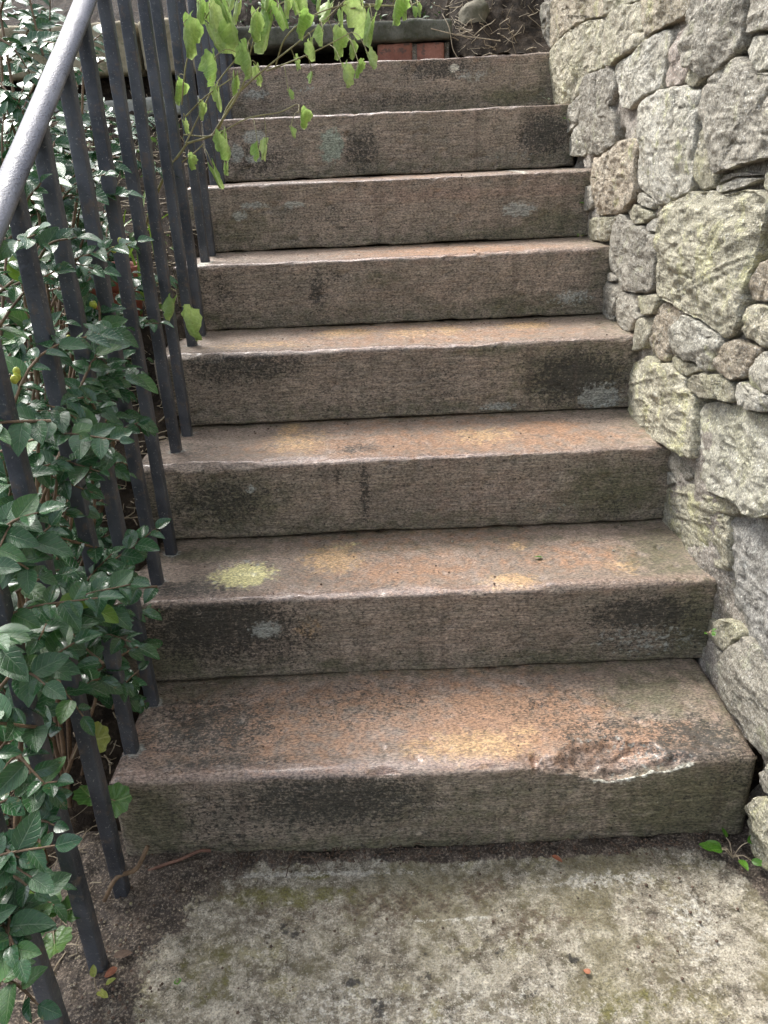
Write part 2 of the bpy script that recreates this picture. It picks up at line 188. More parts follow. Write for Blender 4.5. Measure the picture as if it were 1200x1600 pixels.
STONES=[
([(2.237, 1.566), (2.076, 1.565), (2.021, 1.492), (2.023, 1.424), (2.212, 1.443)], -0.01, 'g'),
([(2.01, 1.555), (1.541, 1.508), (1.343, 1.477), (1.317, 1.435), (1.491, 1.442), (1.718, 1.441), (1.918, 1.424), (2.011, 1.442), (2.029, 1.526)], 0, 't'),
([(1.271, 1.417), (1.116, 1.423), (0.998, 1.401), (0.92, 1.33), (0.989, 1.32), (1.158, 1.314), (1.248, 1.319), (1.298, 1.353)], 0.012, 'y'),
([(1.298, 1.47), (1.035, 1.428), (1.023, 1.414), (1.139, 1.42), (1.275, 1.419)], 0, 'y'),
([(0.983, 1.42), (0.663, 1.369), (0.706, 1.349), (0.81, 1.346), (0.904, 1.332), (0.945, 1.368), (0.99, 1.402)], 0.012, 't'),
([(1.949, 1.422), (1.771, 1.434), (1.479, 1.437), (1.329, 1.41), (1.318, 1.355), (1.284, 1.314), (1.457, 1.311), (1.523, 1.272), (1.62, 1.249), (1.87, 1.26), (1.95, 1.34)], 0.006, 'y'),
([(1.44, 1.303), (1.176, 1.285), (1.148, 1.247), (1.178, 1.211), (1.136, 1.175), (1.128, 1.131), (1.229, 1.111), (1.395, 1.112), (1.462, 1.181), (1.498, 1.265)], 0.004, 'g'),
([(1.664, 1.235), (1.518, 1.255), (1.494, 1.197), (1.612, 1.163), (1.703, 1.168)], -0.005, 'g'),
([(1.65, 1.154), (1.487, 1.186), (1.439, 1.109), (1.654, 1.112)], -0.005, 'p'),
([(1.153, 1.296), (1.09, 1.305), (0.999, 1.305), (0.92, 1.322), (0.808, 1.322), (0.761, 1.31), (0.783, 1.28), (0.795, 1.227), (0.891, 1.224), (0.997, 1.209), (1.078, 1.217), (1.113, 1.261)], 0.012, 'p'),
([(0.751, 1.308), (0.689, 1.314), (0.652, 1.249), (0.679, 1.223), (0.776, 1.227), (0.767, 1.272)], -0.012, 'm'),
([(0.679, 1.32), (0.633, 1.365), (0.4, 1.328), (0.402, 1.293), (0.418, 1.252), (0.466, 1.25), (0.529, 1.238), (0.574, 1.241), (0.643, 1.253), (0.672, 1.285)], 0.025, 'g'),
([(0.388, 1.326), (0.253, 1.305), (0.239, 1.264), (0.319, 1.272), (0.378, 1.276), (0.399, 1.282), (0.39, 1.299)], 0.012, 'g'),
([(0.383, 1.263), (0.362, 1.267), (0.234, 1.251), (0.221, 1.213), (0.3, 1.217), (0.335, 1.216), (0.35, 1.231), (0.379, 1.238)], 0, 'p'),
([(0.532, 1.203), (0.473, 1.221), (0.425, 1.24), (0.366, 1.23), (0.346, 1.212), (0.129, 1.203), (0.095, 1.109), (0.261, 1.107), (0.315, 1.102), (0.369, 1.083), (0.422, 1.077), (0.463, 1.083), (0.495, 1.116), (0.544, 1.177)], 0.018, 'g'),
([(0.648, 1.244), (0.605, 1.242), (0.582, 1.23), (0.607, 1.221), (0.648, 1.229)], -0.008, 'y'),
([(0.898, 1.199), (0.827, 1.215), (0.684, 1.224), (0.585, 1.198), (0.585, 1.166), (0.573, 1.106), (0.579, 1.044), (0.636, 1.031), (0.696, 1.02), (0.768, 1.013), (0.85, 1.027), (0.905, 1.061), (0.899, 1.126)], 0.01, 'p'),
([(0.568, 1.16), (0.508, 1.133), (0.475, 1.091), (0.461, 1.053), (0.527, 1.043), (0.554, 1.083)], -0.008, 'y'),
([(1.293, 1.086), (1.092, 1.121), (0.926, 1.127), (0.919, 1.07), (0.913, 1.023), (0.963, 0.989), (1.09, 0.966), (1.233, 0.961), (1.311, 1.008), (1.326, 1.064)], 0.006, 'b'),
([(1.33, 0.925), (1.088, 0.96), (1.018, 0.961), (1.1, 0.911), (1.319, 0.892)], 0, 'y'),
([(1.388, 1.008), (1.333, 1.016), (1.303, 0.976), (1.378, 0.966)], -0.008, 'g'),
([(1.095, 0.93), (1.009, 0.966), (0.956, 0.951), (0.826, 0.946), (0.746, 0.94), (0.71, 0.88), (0.717, 0.835), (0.917, 0.809), (0.985, 0.825), (1.087, 0.834)], 0.006, 'g'),
([(0.972, 0.981), (0.87, 0.993), (0.777, 0.983), (0.878, 0.964)], 0.0, 'y'),
([(0.81, 0.958), (0.755, 0.968), (0.74, 0.96), (0.792, 0.95)], -0.006, 'p'),
([(0.892, 1.012), (0.849, 1.022), (0.776, 1.01), (0.785, 0.999), (0.858, 0.998)], -0.006, 'p'),
([(0.665, 1.007), (0.562, 1.028), (0.488, 1.041), (0.444, 1.033), (0.33, 1.048), (0.249, 1.039), (0.243, 1.018), (0.257, 0.977), (0.259, 0.937), (0.262, 0.891), (0.268, 0.852), (0.315, 0.821), (0.463, 0.828), (0.586, 0.832), (0.691, 0.837), (0.701, 0.927), (0.684, 0.985)], 0.022, 'Y'),
([(0.448, 1.05), (0.361, 1.067), (0.275, 1.069), (0.365, 1.051), (0.437, 1.042)], -0.004, 'p'),
([(0.442, 1.058), (0.417, 1.071), (0.338, 1.075), (0.28, 1.073), (0.362, 1.069)], -0.01, 'g'),
([(0.265, 1.069), (0.161, 1.079), (0.153, 1.056), (0.259, 1.057)], -0.004, 'p'),
([(1.135, 0.788), (0.995, 0.812), (0.965, 0.803), (1.003, 0.773), (1.012, 0.722), (1.088, 0.711), (1.121, 0.724)], -0.004, 'g'),
([(0.983, 0.777), (0.927, 0.793), (0.824, 0.8), (0.817, 0.767), (0.787, 0.766), (0.841, 0.733), (0.883, 0.725), (0.994, 0.722)], 0.0, 'g'),
([(0.816, 0.802), (0.718, 0.82), (0.687, 0.819), (0.688, 0.803), (0.717, 0.783), (0.791, 0.769), (0.82, 0.776)], 0.004, 'y'),
([(0.802, 0.762), (0.713, 0.778), (0.706, 0.762), (0.723, 0.73), (0.747, 0.713), (0.813, 0.692), (0.838, 0.699), (0.83, 0.735)], 0.0, 'y'),
([(1.087, 0.821), (1.014, 0.824), (1.006, 0.812), (1.082, 0.803)], -0.004, 'g'),
([(0.661, 0.81), (0.574, 0.814), (0.543, 0.81), (0.597, 0.779), (0.603, 0.746), (0.594, 0.71), (0.638, 0.697), (0.708, 0.708), (0.716, 0.735), (0.681, 0.785)], -0.008, 'b'),
([(0.533, 0.808), (0.489, 0.814), (0.431, 0.814), (0.348, 0.811), (0.337, 0.798), (0.353, 0.776), (0.355, 0.759), (0.381, 0.746), (0.434, 0.74), (0.495, 0.737), (0.566, 0.732), (0.588, 0.749), (0.586, 0.774)], 0.012, 'p'),
([(0.324, 0.781), (0.302, 0.804), (0.267, 0.819), (0.225, 0.824), (0.196, 0.82), (0.205, 0.802), (0.224, 0.784), (0.231, 0.771), (0.287, 0.758), (0.319, 0.762), (0.346, 0.763)], 0.008, 'b'),
([(0.261, 0.874), (0.225, 0.887), (0.146, 0.897), (0.13, 0.849), (0.211, 0.831), (0.266, 0.826), (0.254, 0.851)], 0.008, 'y'),
([(0.267, 0.926), (0.169, 0.962), (0.149, 0.903), (0.227, 0.891), (0.249, 0.892), (0.264, 0.9)], 0.0, 'b'),
([(0.2, 0.805), (0.121, 0.839), (0.105, 0.793), (0.142, 0.761), (0.206, 0.762), (0.209, 0.784)], 0.006, 'p'),
([(0.588, 0.718), (0.495, 0.732), (0.413, 0.738), (0.472, 0.711), (0.531, 0.698)], -0.01, 'y'),
([(0.685, 0.689), (0.581, 0.703), (0.493, 0.7), (0.484, 0.682), (0.436, 0.68), (0.423, 0.63), (0.406, 0.562), (0.494, 0.552), (0.564, 0.55), (0.638, 0.535), (0.767, 0.534), (0.836, 0.535), (0.85, 0.582), (0.826, 0.638)], 0.012, 'Y'),
([(0.472, 0.7), (0.451, 0.717), (0.391, 0.726), (0.284, 0.744), (0.264, 0.74), (0.256, 0.723), (0.3, 0.719), (0.372, 0.705), (0.429, 0.688), (0.481, 0.683)], 0.006, 'y'),
([(0.256, 0.746), (0.234, 0.757), (0.196, 0.76), (0.106, 0.769), (0.101, 0.755), (0.195, 0.729), (0.228, 0.728), (0.249, 0.729)], 0.006, 'p'),
([(0.444, 0.649), (0.348, 0.684), (0.245, 0.707), (0.184, 0.713), (0.027, 0.756), (-0.013, 0.694), (0.049, 0.631), (0.109, 0.596), (0.126, 0.573), (0.142, 0.557), (0.174, 0.555), (0.241, 0.544), (0.338, 0.524), (0.411, 0.514), (0.43, 0.575)], -0.027, 'P'),
([(0.585, 0.516), (0.535, 0.533), (0.444, 0.542), (0.431, 0.51), (0.454, 0.493), (0.493, 0.48), (0.542, 0.483), (0.596, 0.474)], -0.036, 'g'),
([(0.582, 0.43), (0.505, 0.464), (0.433, 0.495), (0.378, 0.495), (0.307, 0.523), (0.257, 0.538), (0.211, 0.543), (0.258, 0.509), (0.274, 0.487), (0.249, 0.413), (0.306, 0.368), (0.366, 0.36), (0.468, 0.351), (0.56, 0.335), (0.577, 0.392)], -0.04, 'Y'),
([(0.604, 0.457), (0.586, 0.468), (0.531, 0.482), (0.494, 0.476), (0.507, 0.465), (0.558, 0.444), (0.595, 0.443)], -0.027, 'p'),
([(0.312, 0.477), (0.267, 0.506), (0.205, 0.521), (0.177, 0.522), (0.121, 0.557), (-0.025, 0.569), (-0.115, 0.464), (-0.017, 0.288), (0.047, 0.278), (0.099, 0.281), (0.121, 0.292), (0.19, 0.296), (0.252, 0.288), (0.284, 0.367)], -0.084, 'G'),
([(0.165, 0.293), (0.138, 0.316), (0.101, 0.325), (0.073, 0.307), (0.05, 0.308), (0.015, 0.309), (-0.042, 0.298), (-0.084, 0.255), (-0.064, 0.197), (-0.022, 0.205), (0.008, 0.196), (0.047, 0.195), (0.08, 0.201), (0.12, 0.192), (0.163, 0.199), (0.186, 0.254)], -0.027, 'g'),
([(0.28, 0.262), (0.234, 0.302), (0.186, 0.318), (0.159, 0.315), (0.181, 0.283), (0.2, 0.258), (0.262, 0.243)], -0.044, 'y'),
([(0.28, 0.189), (0.257, 0.236), (0.214, 0.243), (0.197, 0.194), (0.276, 0.174)], -0.049, 'g'),
([(-0.043, 0.195), (-0.05, 0.212), (-0.097, 0.216), (-0.121, 0.219), (-0.096, 0.179), (-0.06, 0.161), (-0.039, 0.149)], 0.0, 'g'),
([(-0.03, 0.079), (-0.045, 0.12), (-0.068, 0.155), (-0.119, 0.189), (-0.148, 0.145), (-0.116, 0.062), (-0.071, 0.022), (-0.033, 0.036)], 0.012, 'Y'),
([(-0.118, 0.057), (-0.149, 0.142), (-0.205, 0.218), (-0.248, 0.188), (-0.19, 0.096)], 0.0, 'g'),
]
SPRIGS=[(-0.49,0.055,0.728,-0.44,0.381,0.781),(-0.5,0.17,0.711,-0.45,0.427,0.66),(-0.5,0.045,0.771,-0.45,0.175,0.819),
(-0.55,0.394,0.903,-0.5,0.68,0.981),(-0.55,0.549,0.827,-0.5,0.926,0.876),(-0.57,0.286,0.973,-0.52,0.39,0.989),
(-0.55,0.219,0.853,-0.5,0.326,0.87),(-0.55,0.376,0.816,-0.5,0.466,0.793),(-0.5,-0.008,0.835,-0.45,0.036,0.819),
(-0.49,-0.062,0.745,-0.44,-0.003,0.757),(-0.5,0.108,0.654,-0.45,0.182,0.721),(-0.47,-0.199,0.702,-0.42,-0.148,0.704),
(-0.47,-0.199,0.719,-0.42,-0.209,0.687),(-0.47,-0.174,0.732,-0.42,-0.171,0.753),(-0.49,-0.003,0.512,-0.44,-0.208,0.598),
(-0.51,0.083,0.46,-0.46,0.247,0.492),(-0.51,0.076,0.5,-0.46,0.177,0.477),(-0.5,0.081,0.398,-0.45,0.27,0.349),
(-0.5,0.06,0.362,-0.45,0.212,0.318),(-0.49,-0.139,0.493,-0.44,-0.091,0.563),(-0.47,-0.229,0.567,-0.42,-0.334,0.68),
(-0.47,-0.229,0.567,-0.42,-0.257,0.566),(-0.51,-0,0.369,-0.46,0.094,0.309),(-0.5,-0.069,0.442,-0.45,-0.122,0.413),
(-0.53,0.133,0.269,-0.48,0.184,0.2),(-0.49,-0.232,0.441,-0.44,-0.27,0.415),(-0.48,-0.278,0.367,-0.43,-0.301,0.388),
(-0.48,-0.259,0.401,-0.43,-0.268,0.428),(-0.47,-0.358,0.368,-0.42,-0.392,0.38),(-0.46,-0.411,0.316,-0.41,-0.426,0.365),
(-0.46,-0.437,0.299,-0.41,-0.461,0.288),(-0.46,-0.407,0.354,-0.41,-0.467,0.369),(-0.47,-0.365,0.417,-0.42,-0.401,0.443),
(-0.67,0.859,1.316,-0.62,0.783,1.427),(-0.65,0.578,1.34,-0.6,0.559,1.277),(-0.65,0.538,1.267,-0.6,0.504,1.204),
(-0.67,0.637,1.212,-0.62,0.7,1.3),(-0.7,1.099,1.311,-0.65,1.251,1.439),(-0.55,0.34,1.065,-0.5,0.1,1.101),
(-0.57,0.541,1.173,-0.52,0.305,1.094),(-0.6,0.976,1.154,-0.55,1.191,1.234),(-0.55,0.472,0.981,-0.5,0.523,1.052),
(-0.65,0.602,1.382,-0.6,0.581,1.414),(-0.55,0.685,1.285,-0.5,0.74,1.315),(-0.51,0.006,0.658,-0.46,0.102,0.644),
(-0.51,0.239,0.67,-0.46,0.271,0.631),(-0.51,0.189,0.796,-0.46,0.361,0.745),(-0.48,-0.165,0.639,-0.43,-0.14,0.65),
(-0.719,0.621,0.614,-0.557,0.563,0.696),(-0.707,0.926,0.663,-0.677,0.966,0.715),(-0.705,0.538,0.821,-0.677,0.53,0.901),
(-0.59,0.565,1.087,-0.486,0.581,1.125),(-0.679,0.566,1.153,-0.601,0.516,1.259),(-0.684,0.192,0.673,-0.422,0.046,0.721),
(-0.883,1.198,0.569,-0.677,1.154,0.621),(-0.85,0.928,1.105,-0.738,0.884,1.253),(-0.842,1.234,0.922,-0.856,1.406,0.94),
(-0.71,1.004,1.148,-0.662,1.026,1.216),(-0.624,0.907,1.173,-0.566,0.815,1.235),(-0.851,0.623,0.425,-0.817,0.679,0.591),
(-0.524,0.56,0.945,-0.544,0.656,1.019),(-0.597,0.373,0.583,-0.595,0.609,0.687),(-0.871,0.879,0.681,-0.767,0.835,0.817),
(-0.741,0.819,1.052,-0.747,0.869,1.138),(-0.748,0.947,1.092,-0.484,1.035,1.102),(-0.78,0.858,0.522,-0.758,0.758,0.61),
(-0.775,1.683,1.155,-0.887,1.691,1.291),(-0.594,0.213,0.702,-0.46,0.297,0.812),(-0.673,1.302,0.884,-0.925,1.412,1.052),
(-0.629,0.649,0.667,-0.763,0.567,0.743),(-0.834,0.603,0.959,-0.592,0.585,0.979),(-0.721,0.633,1.06,-0.749,0.673,1.012),
(-0.727,0.929,0.559,-0.727,0.791,0.633),(-0.592,0.377,0.933,-0.628,0.395,0.911),(-0.765,1.12,0.638,-0.735,1.112,0.664),
(-0.633,0.443,0.709,-0.611,0.335,0.693),(-0.77,0.83,0.582,-0.694,0.748,0.718),(-0.569,0.681,0.478,-0.663,0.559,0.54),
(-0.753,0.981,0.368,-0.835,1.003,0.42),(-0.748,1.15,0.711,-0.836,1.098,0.727),(-0.656,0.689,0.707,-0.62,0.665,0.811),
(-0.685,0.346,0.776,-0.573,0.326,0.834),(-0.733,0.667,1.137,-0.647,0.733,1.223),(-0.882,1.146,0.905,-0.794,1.044,0.923),
(-0.762,1.465,1.223,-0.776,1.511,1.267),(-0.598,0.488,1.155,-0.536,0.454,1.207),(-0.756,0.533,0.851,-0.574,0.485,0.825),
(-0.688,0.654,1.107,-0.576,0.548,1.133),(-0.495,0.412,0.766,-0.555,0.582,0.864),(-0.678,0.899,1.129,-0.638,0.755,1.107),
(-0.714,0.713,1.078,-0.73,0.971,1.036),(-0.629,0.382,1.02,-0.449,0.498,1.082),(-0.696,0.449,0.537,-0.722,0.453,0.577),
(-0.662,0.588,1.042,-0.616,0.626,1.002),(-0.93,1.255,0.964,-0.762,1.185,1.036),(-0.849,1.546,0.944,-0.745,1.458,0.972),
(-0.701,0.454,0.695,-0.561,0.568,0.741),(-0.803,0.717,0.807,-0.669,0.625,0.889),(-0.616,0.623,1.098,-0.578,0.733,1.276),
(-0.642,0.354,0.706,-0.686,0.236,0.81),(-0.663,0.597,0.906,-0.555,0.545,0.884),(-0.852,0.571,0.554,-0.714,0.745,0.67),
(-0.651,0.647,0.974,-0.577,0.431,1.086),(-0.719,0.651,0.921,-0.607,0.727,1.057),(-0.624,0.366,1.047,-0.524,0.206,1.109),
(-0.616,0.578,0.465,-0.592,0.568,0.517),(-0.644,0.228,0.807,-0.484,0.182,0.911),(-0.583,0.156,0.85,-0.493,0.106,0.938),
(-0.647,0.449,1.071,-0.629,0.475,1.215),(-0.637,0.886,1.074,-0.559,0.806,1.166),(-0.656,0.403,0.575,-0.636,0.427,0.633),
(-0.633,0.475,0.605,-0.637,0.343,0.647),(-0.78,1.076,0.977,-0.74,0.956,1.077),(-0.766,1.112,1.092,-0.682,1.078,1.076),
(-0.879,1.317,1.122,-0.763,1.411,1.2),(-0.789,0.394,0.648,-0.585,0.552,0.736),(-0.84,0.664,0.423,-0.824,0.6,0.613),
(-0.716,0.913,1.102,-0.532,0.847,1.132),(-0.767,0.698,0.698,-0.773,0.778,0.842),(-0.707,0.723,0.897,-0.553,0.795,0.909),
(-0.655,0.525,0.659,-0.643,0.553,0.769),(-0.863,1.406,0.739,-0.811,1.406,0.807),(-0.67,0.888,0.674,-0.71,0.936,0.772),
(-0.83,0.902,0.905,-0.762,0.944,0.951),(-0.777,0.839,1.079,-0.751,0.911,1.133),(-0.557,0.147,0.718,-0.515,0.089,0.704),
(-0.694,1.243,1.12,-0.686,1.171,1.146),(-0.757,0.959,1.163,-0.833,0.963,1.257),(-0.717,1.131,0.889,-0.711,1.235,0.939),
(-0.69,0.455,1.095,-0.522,0.343,1.039),(-0.664,0.338,0.564,-0.596,0.34,0.646),(-0.815,0.901,0.363,-0.855,0.809,0.427),
(-0.744,0.579,0.524,-0.892,0.593,0.636),(-0.863,1.186,1.122,-0.803,1.182,1.254),(-0.791,0.752,1.189,-0.701,0.74,1.199),
(-0.687,0.437,0.96,-0.651,0.535,1.078),(-0.559,0.233,0.717,-0.515,0.251,0.719),(-0.665,0.509,0.841,-0.647,0.475,0.779),
(-0.768,0.638,0.582,-0.722,0.686,0.642),(-0.623,0.683,0.954,-0.551,0.711,1.042),(-0.76,0.681,0.848,-0.774,0.647,1.004),
(-0.877,0.96,0.964,-0.791,0.928,1.054),(-0.647,0.567,0.704,-0.767,0.493,0.716),(-0.619,0.524,0.709,-0.691,0.384,0.655),
(-0.637,0.723,0.989,-0.567,0.633,1.075),(-0.823,0.726,0.677,-0.761,0.718,0.769),(-0.63,0.634,1.193,-0.55,0.65,1.189),
(-0.609,0.468,1.021,-0.445,0.382,1.115),(-0.788,0.58,0.774,-0.688,0.438,0.904),(-0.84,1.051,0.832,-0.744,1.215,0.862),
(-0.789,0.678,0.541,-0.831,0.704,0.515),(-0.577,0.185,0.646,-0.487,0.147,0.7),(-0.603,0.507,1.168,-0.543,0.503,1.178),
(-0.549,0.384,1.025,-0.551,0.372,1.135),(-0.681,0.398,0.697,-0.637,0.49,0.769),(-0.698,0.554,0.758,-0.43,0.508,0.848),
(-0.596,0.513,1.16,-0.538,0.553,1.204),(-0.718,1.287,0.968,-0.846,1.205,0.928),(-0.706,0.801,0.923,-0.57,0.809,0.961),
(-0.725,0.857,1.14,-0.711,0.819,1.264),(-0.724,0.357,0.311,-0.538,0.337,0.463),(-0.574,0.139,0.278,-0.59,0.051,0.41),
(-0.615,0.176,0.514,-0.545,0.196,0.536),(-0.621,0.178,0.475,-0.499,0.25,0.525),(-0.543,0.051,0.4,-0.599,-0.169,0.544),
(-0.523,0.105,0.343,-0.557,0.135,0.483),(-0.508,-0.115,0.367,-0.544,-0.143,0.497),(-0.726,0.303,0.087,-0.684,0.419,0.113),
(-0.613,0.131,0.401,-0.693,0.079,0.383),(-0.776,0.42,0.468,-0.618,0.266,0.45),(-0.73,0.372,0.176,-0.686,0.408,0.142),
(-0.52,0.187,0.441,-0.54,0.077,0.545),(-0.462,0.076,0.583,-0.586,-0.084,0.659),(-0.75,0.411,0.18,-0.692,0.437,0.286),
(-0.619,0.214,0.351,-0.583,0.178,0.307),(-0.538,-0.046,0.489,-0.484,-0.186,0.451),(-0.695,0.367,0.088,-0.691,0.373,0.17),
(-0.769,0.198,0.261,-0.685,0.332,0.393),(-0.565,0.276,0.215,-0.567,0.056,0.365),(-0.514,-0.093,0.668,-0.504,-0.031,0.754),
(-0.675,0.255,0.306,-0.637,0.213,0.314),(-0.705,0.184,0.351,-0.607,0.078,0.485),(-0.707,0.292,0.064,-0.545,0.366,0.124),
(-0.708,0.455,0.393,-0.734,0.437,0.329),(-0.651,0.289,0.406,-0.657,0.123,0.432),(-0.671,0.416,0.209,-0.661,0.516,0.299),
(-0.709,0.518,0.518,-0.673,0.562,0.416),(-0.651,0.04,0.243,-0.579,0.118,0.343),(-0.562,-0.126,0.472,-0.532,-0.112,0.542),
(-0.718,0.365,0.425,-0.59,0.419,0.655),(-0.641,0.211,0.529,-0.637,0.455,0.571),(-0.713,0.401,0.138,-0.761,0.277,0.24),
(-0.553,0.045,0.409,-0.495,0.049,0.487),(-0.51,0.209,0.189,-0.552,-0.061,0.413),(-0.589,0.381,0.388,-0.533,0.279,0.648),
(-0.694,0.428,0.394,-0.698,0.348,0.474),(-0.588,0.071,0.639,-0.578,0.081,0.615),(-0.607,-0.043,0.74,-0.451,0.077,0.676),
(-0.703,0.158,0.535,-0.497,0.044,0.643),(-0.668,0.185,0.275,-0.618,0.065,0.419),(-0.727,0.319,0.036,-0.697,0.277,0.172),
(-0.713,0.355,0.41,-0.599,0.129,0.404),(-0.648,0.467,0.352,-0.732,0.421,0.468),(-0.628,-0.023,0.423,-0.52,-0.127,0.527),
(-0.606,0.39,0.523,-0.588,0.39,0.551),(-0.789,0.456,0.361,-0.701,0.328,0.319),(-0.767,0.304,0.218,-0.547,0.21,0.338),
(-0.725,0.812,0.33,-0.691,0.658,0.432),(-0.623,0.027,0.248,-0.613,0.147,0.334),(-0.663,0.27,0.271,-0.661,0.3,0.405),
(-0.82,0.212,0.405,-0.65,0.418,0.471),(-0.606,0.188,0.518,-0.502,0.254,0.514),(-0.666,0.294,0.466,-0.64,0.498,0.418),
(-0.758,0.344,0.568,-0.654,0.336,0.562),(-0.687,0.215,0.176,-0.809,0.223,0.324),(-0.754,0.524,0.161,-0.688,0.47,0.203),
(-0.526,-0.026,0.653,-0.5,-0.066,0.783),(-0.626,0.199,0.213,-0.55,0.329,0.319),(-0.5,-0.484,0.256,-0.464,-0.4,0.428),
(-0.549,-0.273,0.22,-0.507,-0.233,0.324),(-0.615,-0.163,0.249,-0.511,-0.113,0.375),(-0.553,-0.284,0.365,-0.473,-0.21,0.489),
(-0.543,-0.34,0.297,-0.465,-0.37,0.359),(-0.591,-0.249,0.237,-0.459,-0.303,0.253),(-0.534,-0.308,0.403,-0.446,-0.26,0.395),
(-0.649,-0.293,0.155,-0.477,-0.245,0.217),(-0.46,-0.228,0.481,-0.524,-0.37,0.535),(-0.478,-0.419,0.367,-0.45,-0.431,0.391),
(-0.855,1.025,1.469,-0.699,1.087,1.437),(-0.944,1.225,1.454,-0.818,1.391,1.488),(-0.626,0.705,1.325,-0.636,0.741,1.471),
(-0.842,0.889,1.345,-0.784,1.109,1.355),(-0.817,0.79,1.163,-0.703,0.872,1.387),(-0.816,1.095,1.389,-0.658,0.839,1.409),
(-0.826,0.957,1.351,-0.718,0.909,1.331),(-0.755,1.274,1.329,-0.849,1.296,1.415),(-0.683,0.666,1.311,-0.553,0.602,1.331),
(-0.634,0.673,1.172,-0.594,0.681,1.16),(-0.784,1.06,1.066,-0.748,1.014,1.168),(-0.778,1.06,1.186,-0.738,0.916,1.176),
(-0.752,1.475,1.264,-0.766,1.439,1.322),(-0.65,0.63,1.035,-0.59,0.56,1.173),(-0.688,0.841,1.068,-0.592,0.801,1.076),
(-0.858,1.193,1.161,-0.676,1.245,1.227),(-0.752,0.994,1.09,-0.52,0.996,1.116),(-0.546,0.022,0.766,-0.362,-0.018,0.788),
(-0.417,0.096,0.727,-0.485,-0.022,0.835),(-0.539,0.239,0.675,-0.421,0.255,0.729),(-0.511,-0.045,0.798,-0.407,0.213,0.894),
(-0.443,0.137,0.783,-0.451,0.093,0.819),(-0.431,-0.058,0.831,-0.507,-0.138,0.837),(-0.487,0.283,0.768,-0.449,0.145,0.78),
(-0.477,0.101,0.784,-0.447,0.293,0.866),(-0.51,0.336,0.753,-0.448,0.232,0.839),(-0.54,-0.112,0.523,-0.36,-0.084,0.603),
(-0.412,-0.105,0.489,-0.484,-0.023,0.493),(-0.513,0.118,0.241,-0.465,0.154,0.297),(-0.508,-0.22,0.637,-0.436,-0.114,0.709),
(-0.545,-0.014,0.413,-0.405,0.2,0.555),(-0.461,-0.051,0.52,-0.497,-0.071,0.598),(-0.526,0.115,0.377,-0.408,-0.001,0.457),
(-0.383,0.089,0.502,-0.505,0.011,0.498),(-0.479,-0.032,0.482,-0.413,0.05,0.552),(-0.533,-0.225,0.612,-0.371,-0.173,0.634),
(-0.525,0.023,0.462,-0.445,0.087,0.566),(-0.49,-0.027,0.697,-0.448,-0.267,0.721),(-0.488,-0.212,0.487,-0.408,-0.184,0.577),
(-0.481,0.043,0.473,-0.439,0.079,0.481),(-0.484,-0.102,0.549,-0.404,-0.01,0.515),(-0.551,0.035,0.896,-0.457,0.147,0.998),
(-0.579,0.155,0.953,-0.431,0.245,0.979),(-0.499,0.153,0.996,-0.421,0.131,1.038),(-0.553,0.051,0.915,-0.415,-0.021,1.055),
(-0.519,0.15,0.976,-0.455,0.13,1.11),(-0.531,0.239,1.006,-0.499,0.281,1.03),(-0.613,0.296,0.951,-0.397,0.336,1.013),
(-0.505,0.317,0.884,-0.501,0.327,0.988),(-0.479,0.31,0.862,-0.493,0.378,0.948),(-0.489,0.339,0.937,-0.523,0.337,0.891),
(-0.459,-0.376,0.341,-0.425,-0.452,0.371),(-0.494,-0.357,0.413,-0.404,-0.415,0.429),(-0.501,-0.396,0.404,-0.379,-0.398,0.456)]
NTR= 48
WILT=[(-0.400,0.953,1.403,0.071),(-0.312,1.031,1.442,0.108),(-0.366,1.049,1.417,0.075),(-0.340,0.948,1.431,0.053),(-0.268,0.950,1.350,0.065),
(-0.218,1.015,1.417,0.086),(-0.254,0.974,1.415,0.055),(-0.237,1.019,1.448,0.051),(-0.276,0.944,1.438,0.049),(-0.322,0.995,1.448,0.050),
(-0.194,0.959,1.423,0.046),(-0.346,0.980,1.339,0.061),(-0.314,1.023,1.304,0.045),(-0.352,1.001,1.279,0.050),(-0.259,1.042,1.319,0.041),
(-0.453,1.041,1.295,0.050),(-0.400,1.014,1.250,0.037),(-0.447,1.042,1.216,0.029),(-0.430,0.961,1.141,0.033),(-0.347,0.997,1.182,0.061),
(-0.380,0.978,1.119,0.057),(-0.353,1.015,1.123,0.029),(-0.151,0.953,1.408,0.054),(-0.140,1.046,1.455,0.056),(-0.104,0.984,1.382,0.036),
(-0.084,1.034,1.382,0.057),(-0.084,1.053,1.438,0.051),(-0.062,1.053,1.425,0.035),(-0.128,0.987,1.357,0.039),(-0.175,1.043,1.336,0.027),
(-0.138,1.060,1.304,0.023),(-0.064,0.956,1.305,0.043),(-0.045,1.030,1.360,0.035),(-0.018,1.027,1.438,0.081),(0.005,0.995,1.401,0.060),
(-0.008,0.973,1.333,0.039),(-0.029,0.961,1.313,0.035),(-0.191,0.989,1.267,0.022),(-0.172,1.052,1.226,0.043),(-0.193,0.988,1.190,0.024),
(-0.269,0.971,1.157,0.037),(-0.253,1.014,1.164,0.043),(0.058,0.992,1.436,0.058),(0.077,1.014,1.416,0.022),(0.094,0.995,1.416,0.021),
(0.105,0.974,1.419,0.025),(-0.176,0.944,1.438,0.040),(-0.169,1.038,1.455,0.039),(-0.375,1.019,1.451,0.046),(-0.287,0.969,1.457,0.037),
(-0.219,1.000,1.459,0.038),(-0.108,1.010,1.448,0.030),(0.019,1.000,1.439,0.025),(-0.455,0.744,0.853,0.049),(-0.455,0.799,0.812,0.070),
(-0.455,0.849,0.816,0.029)]
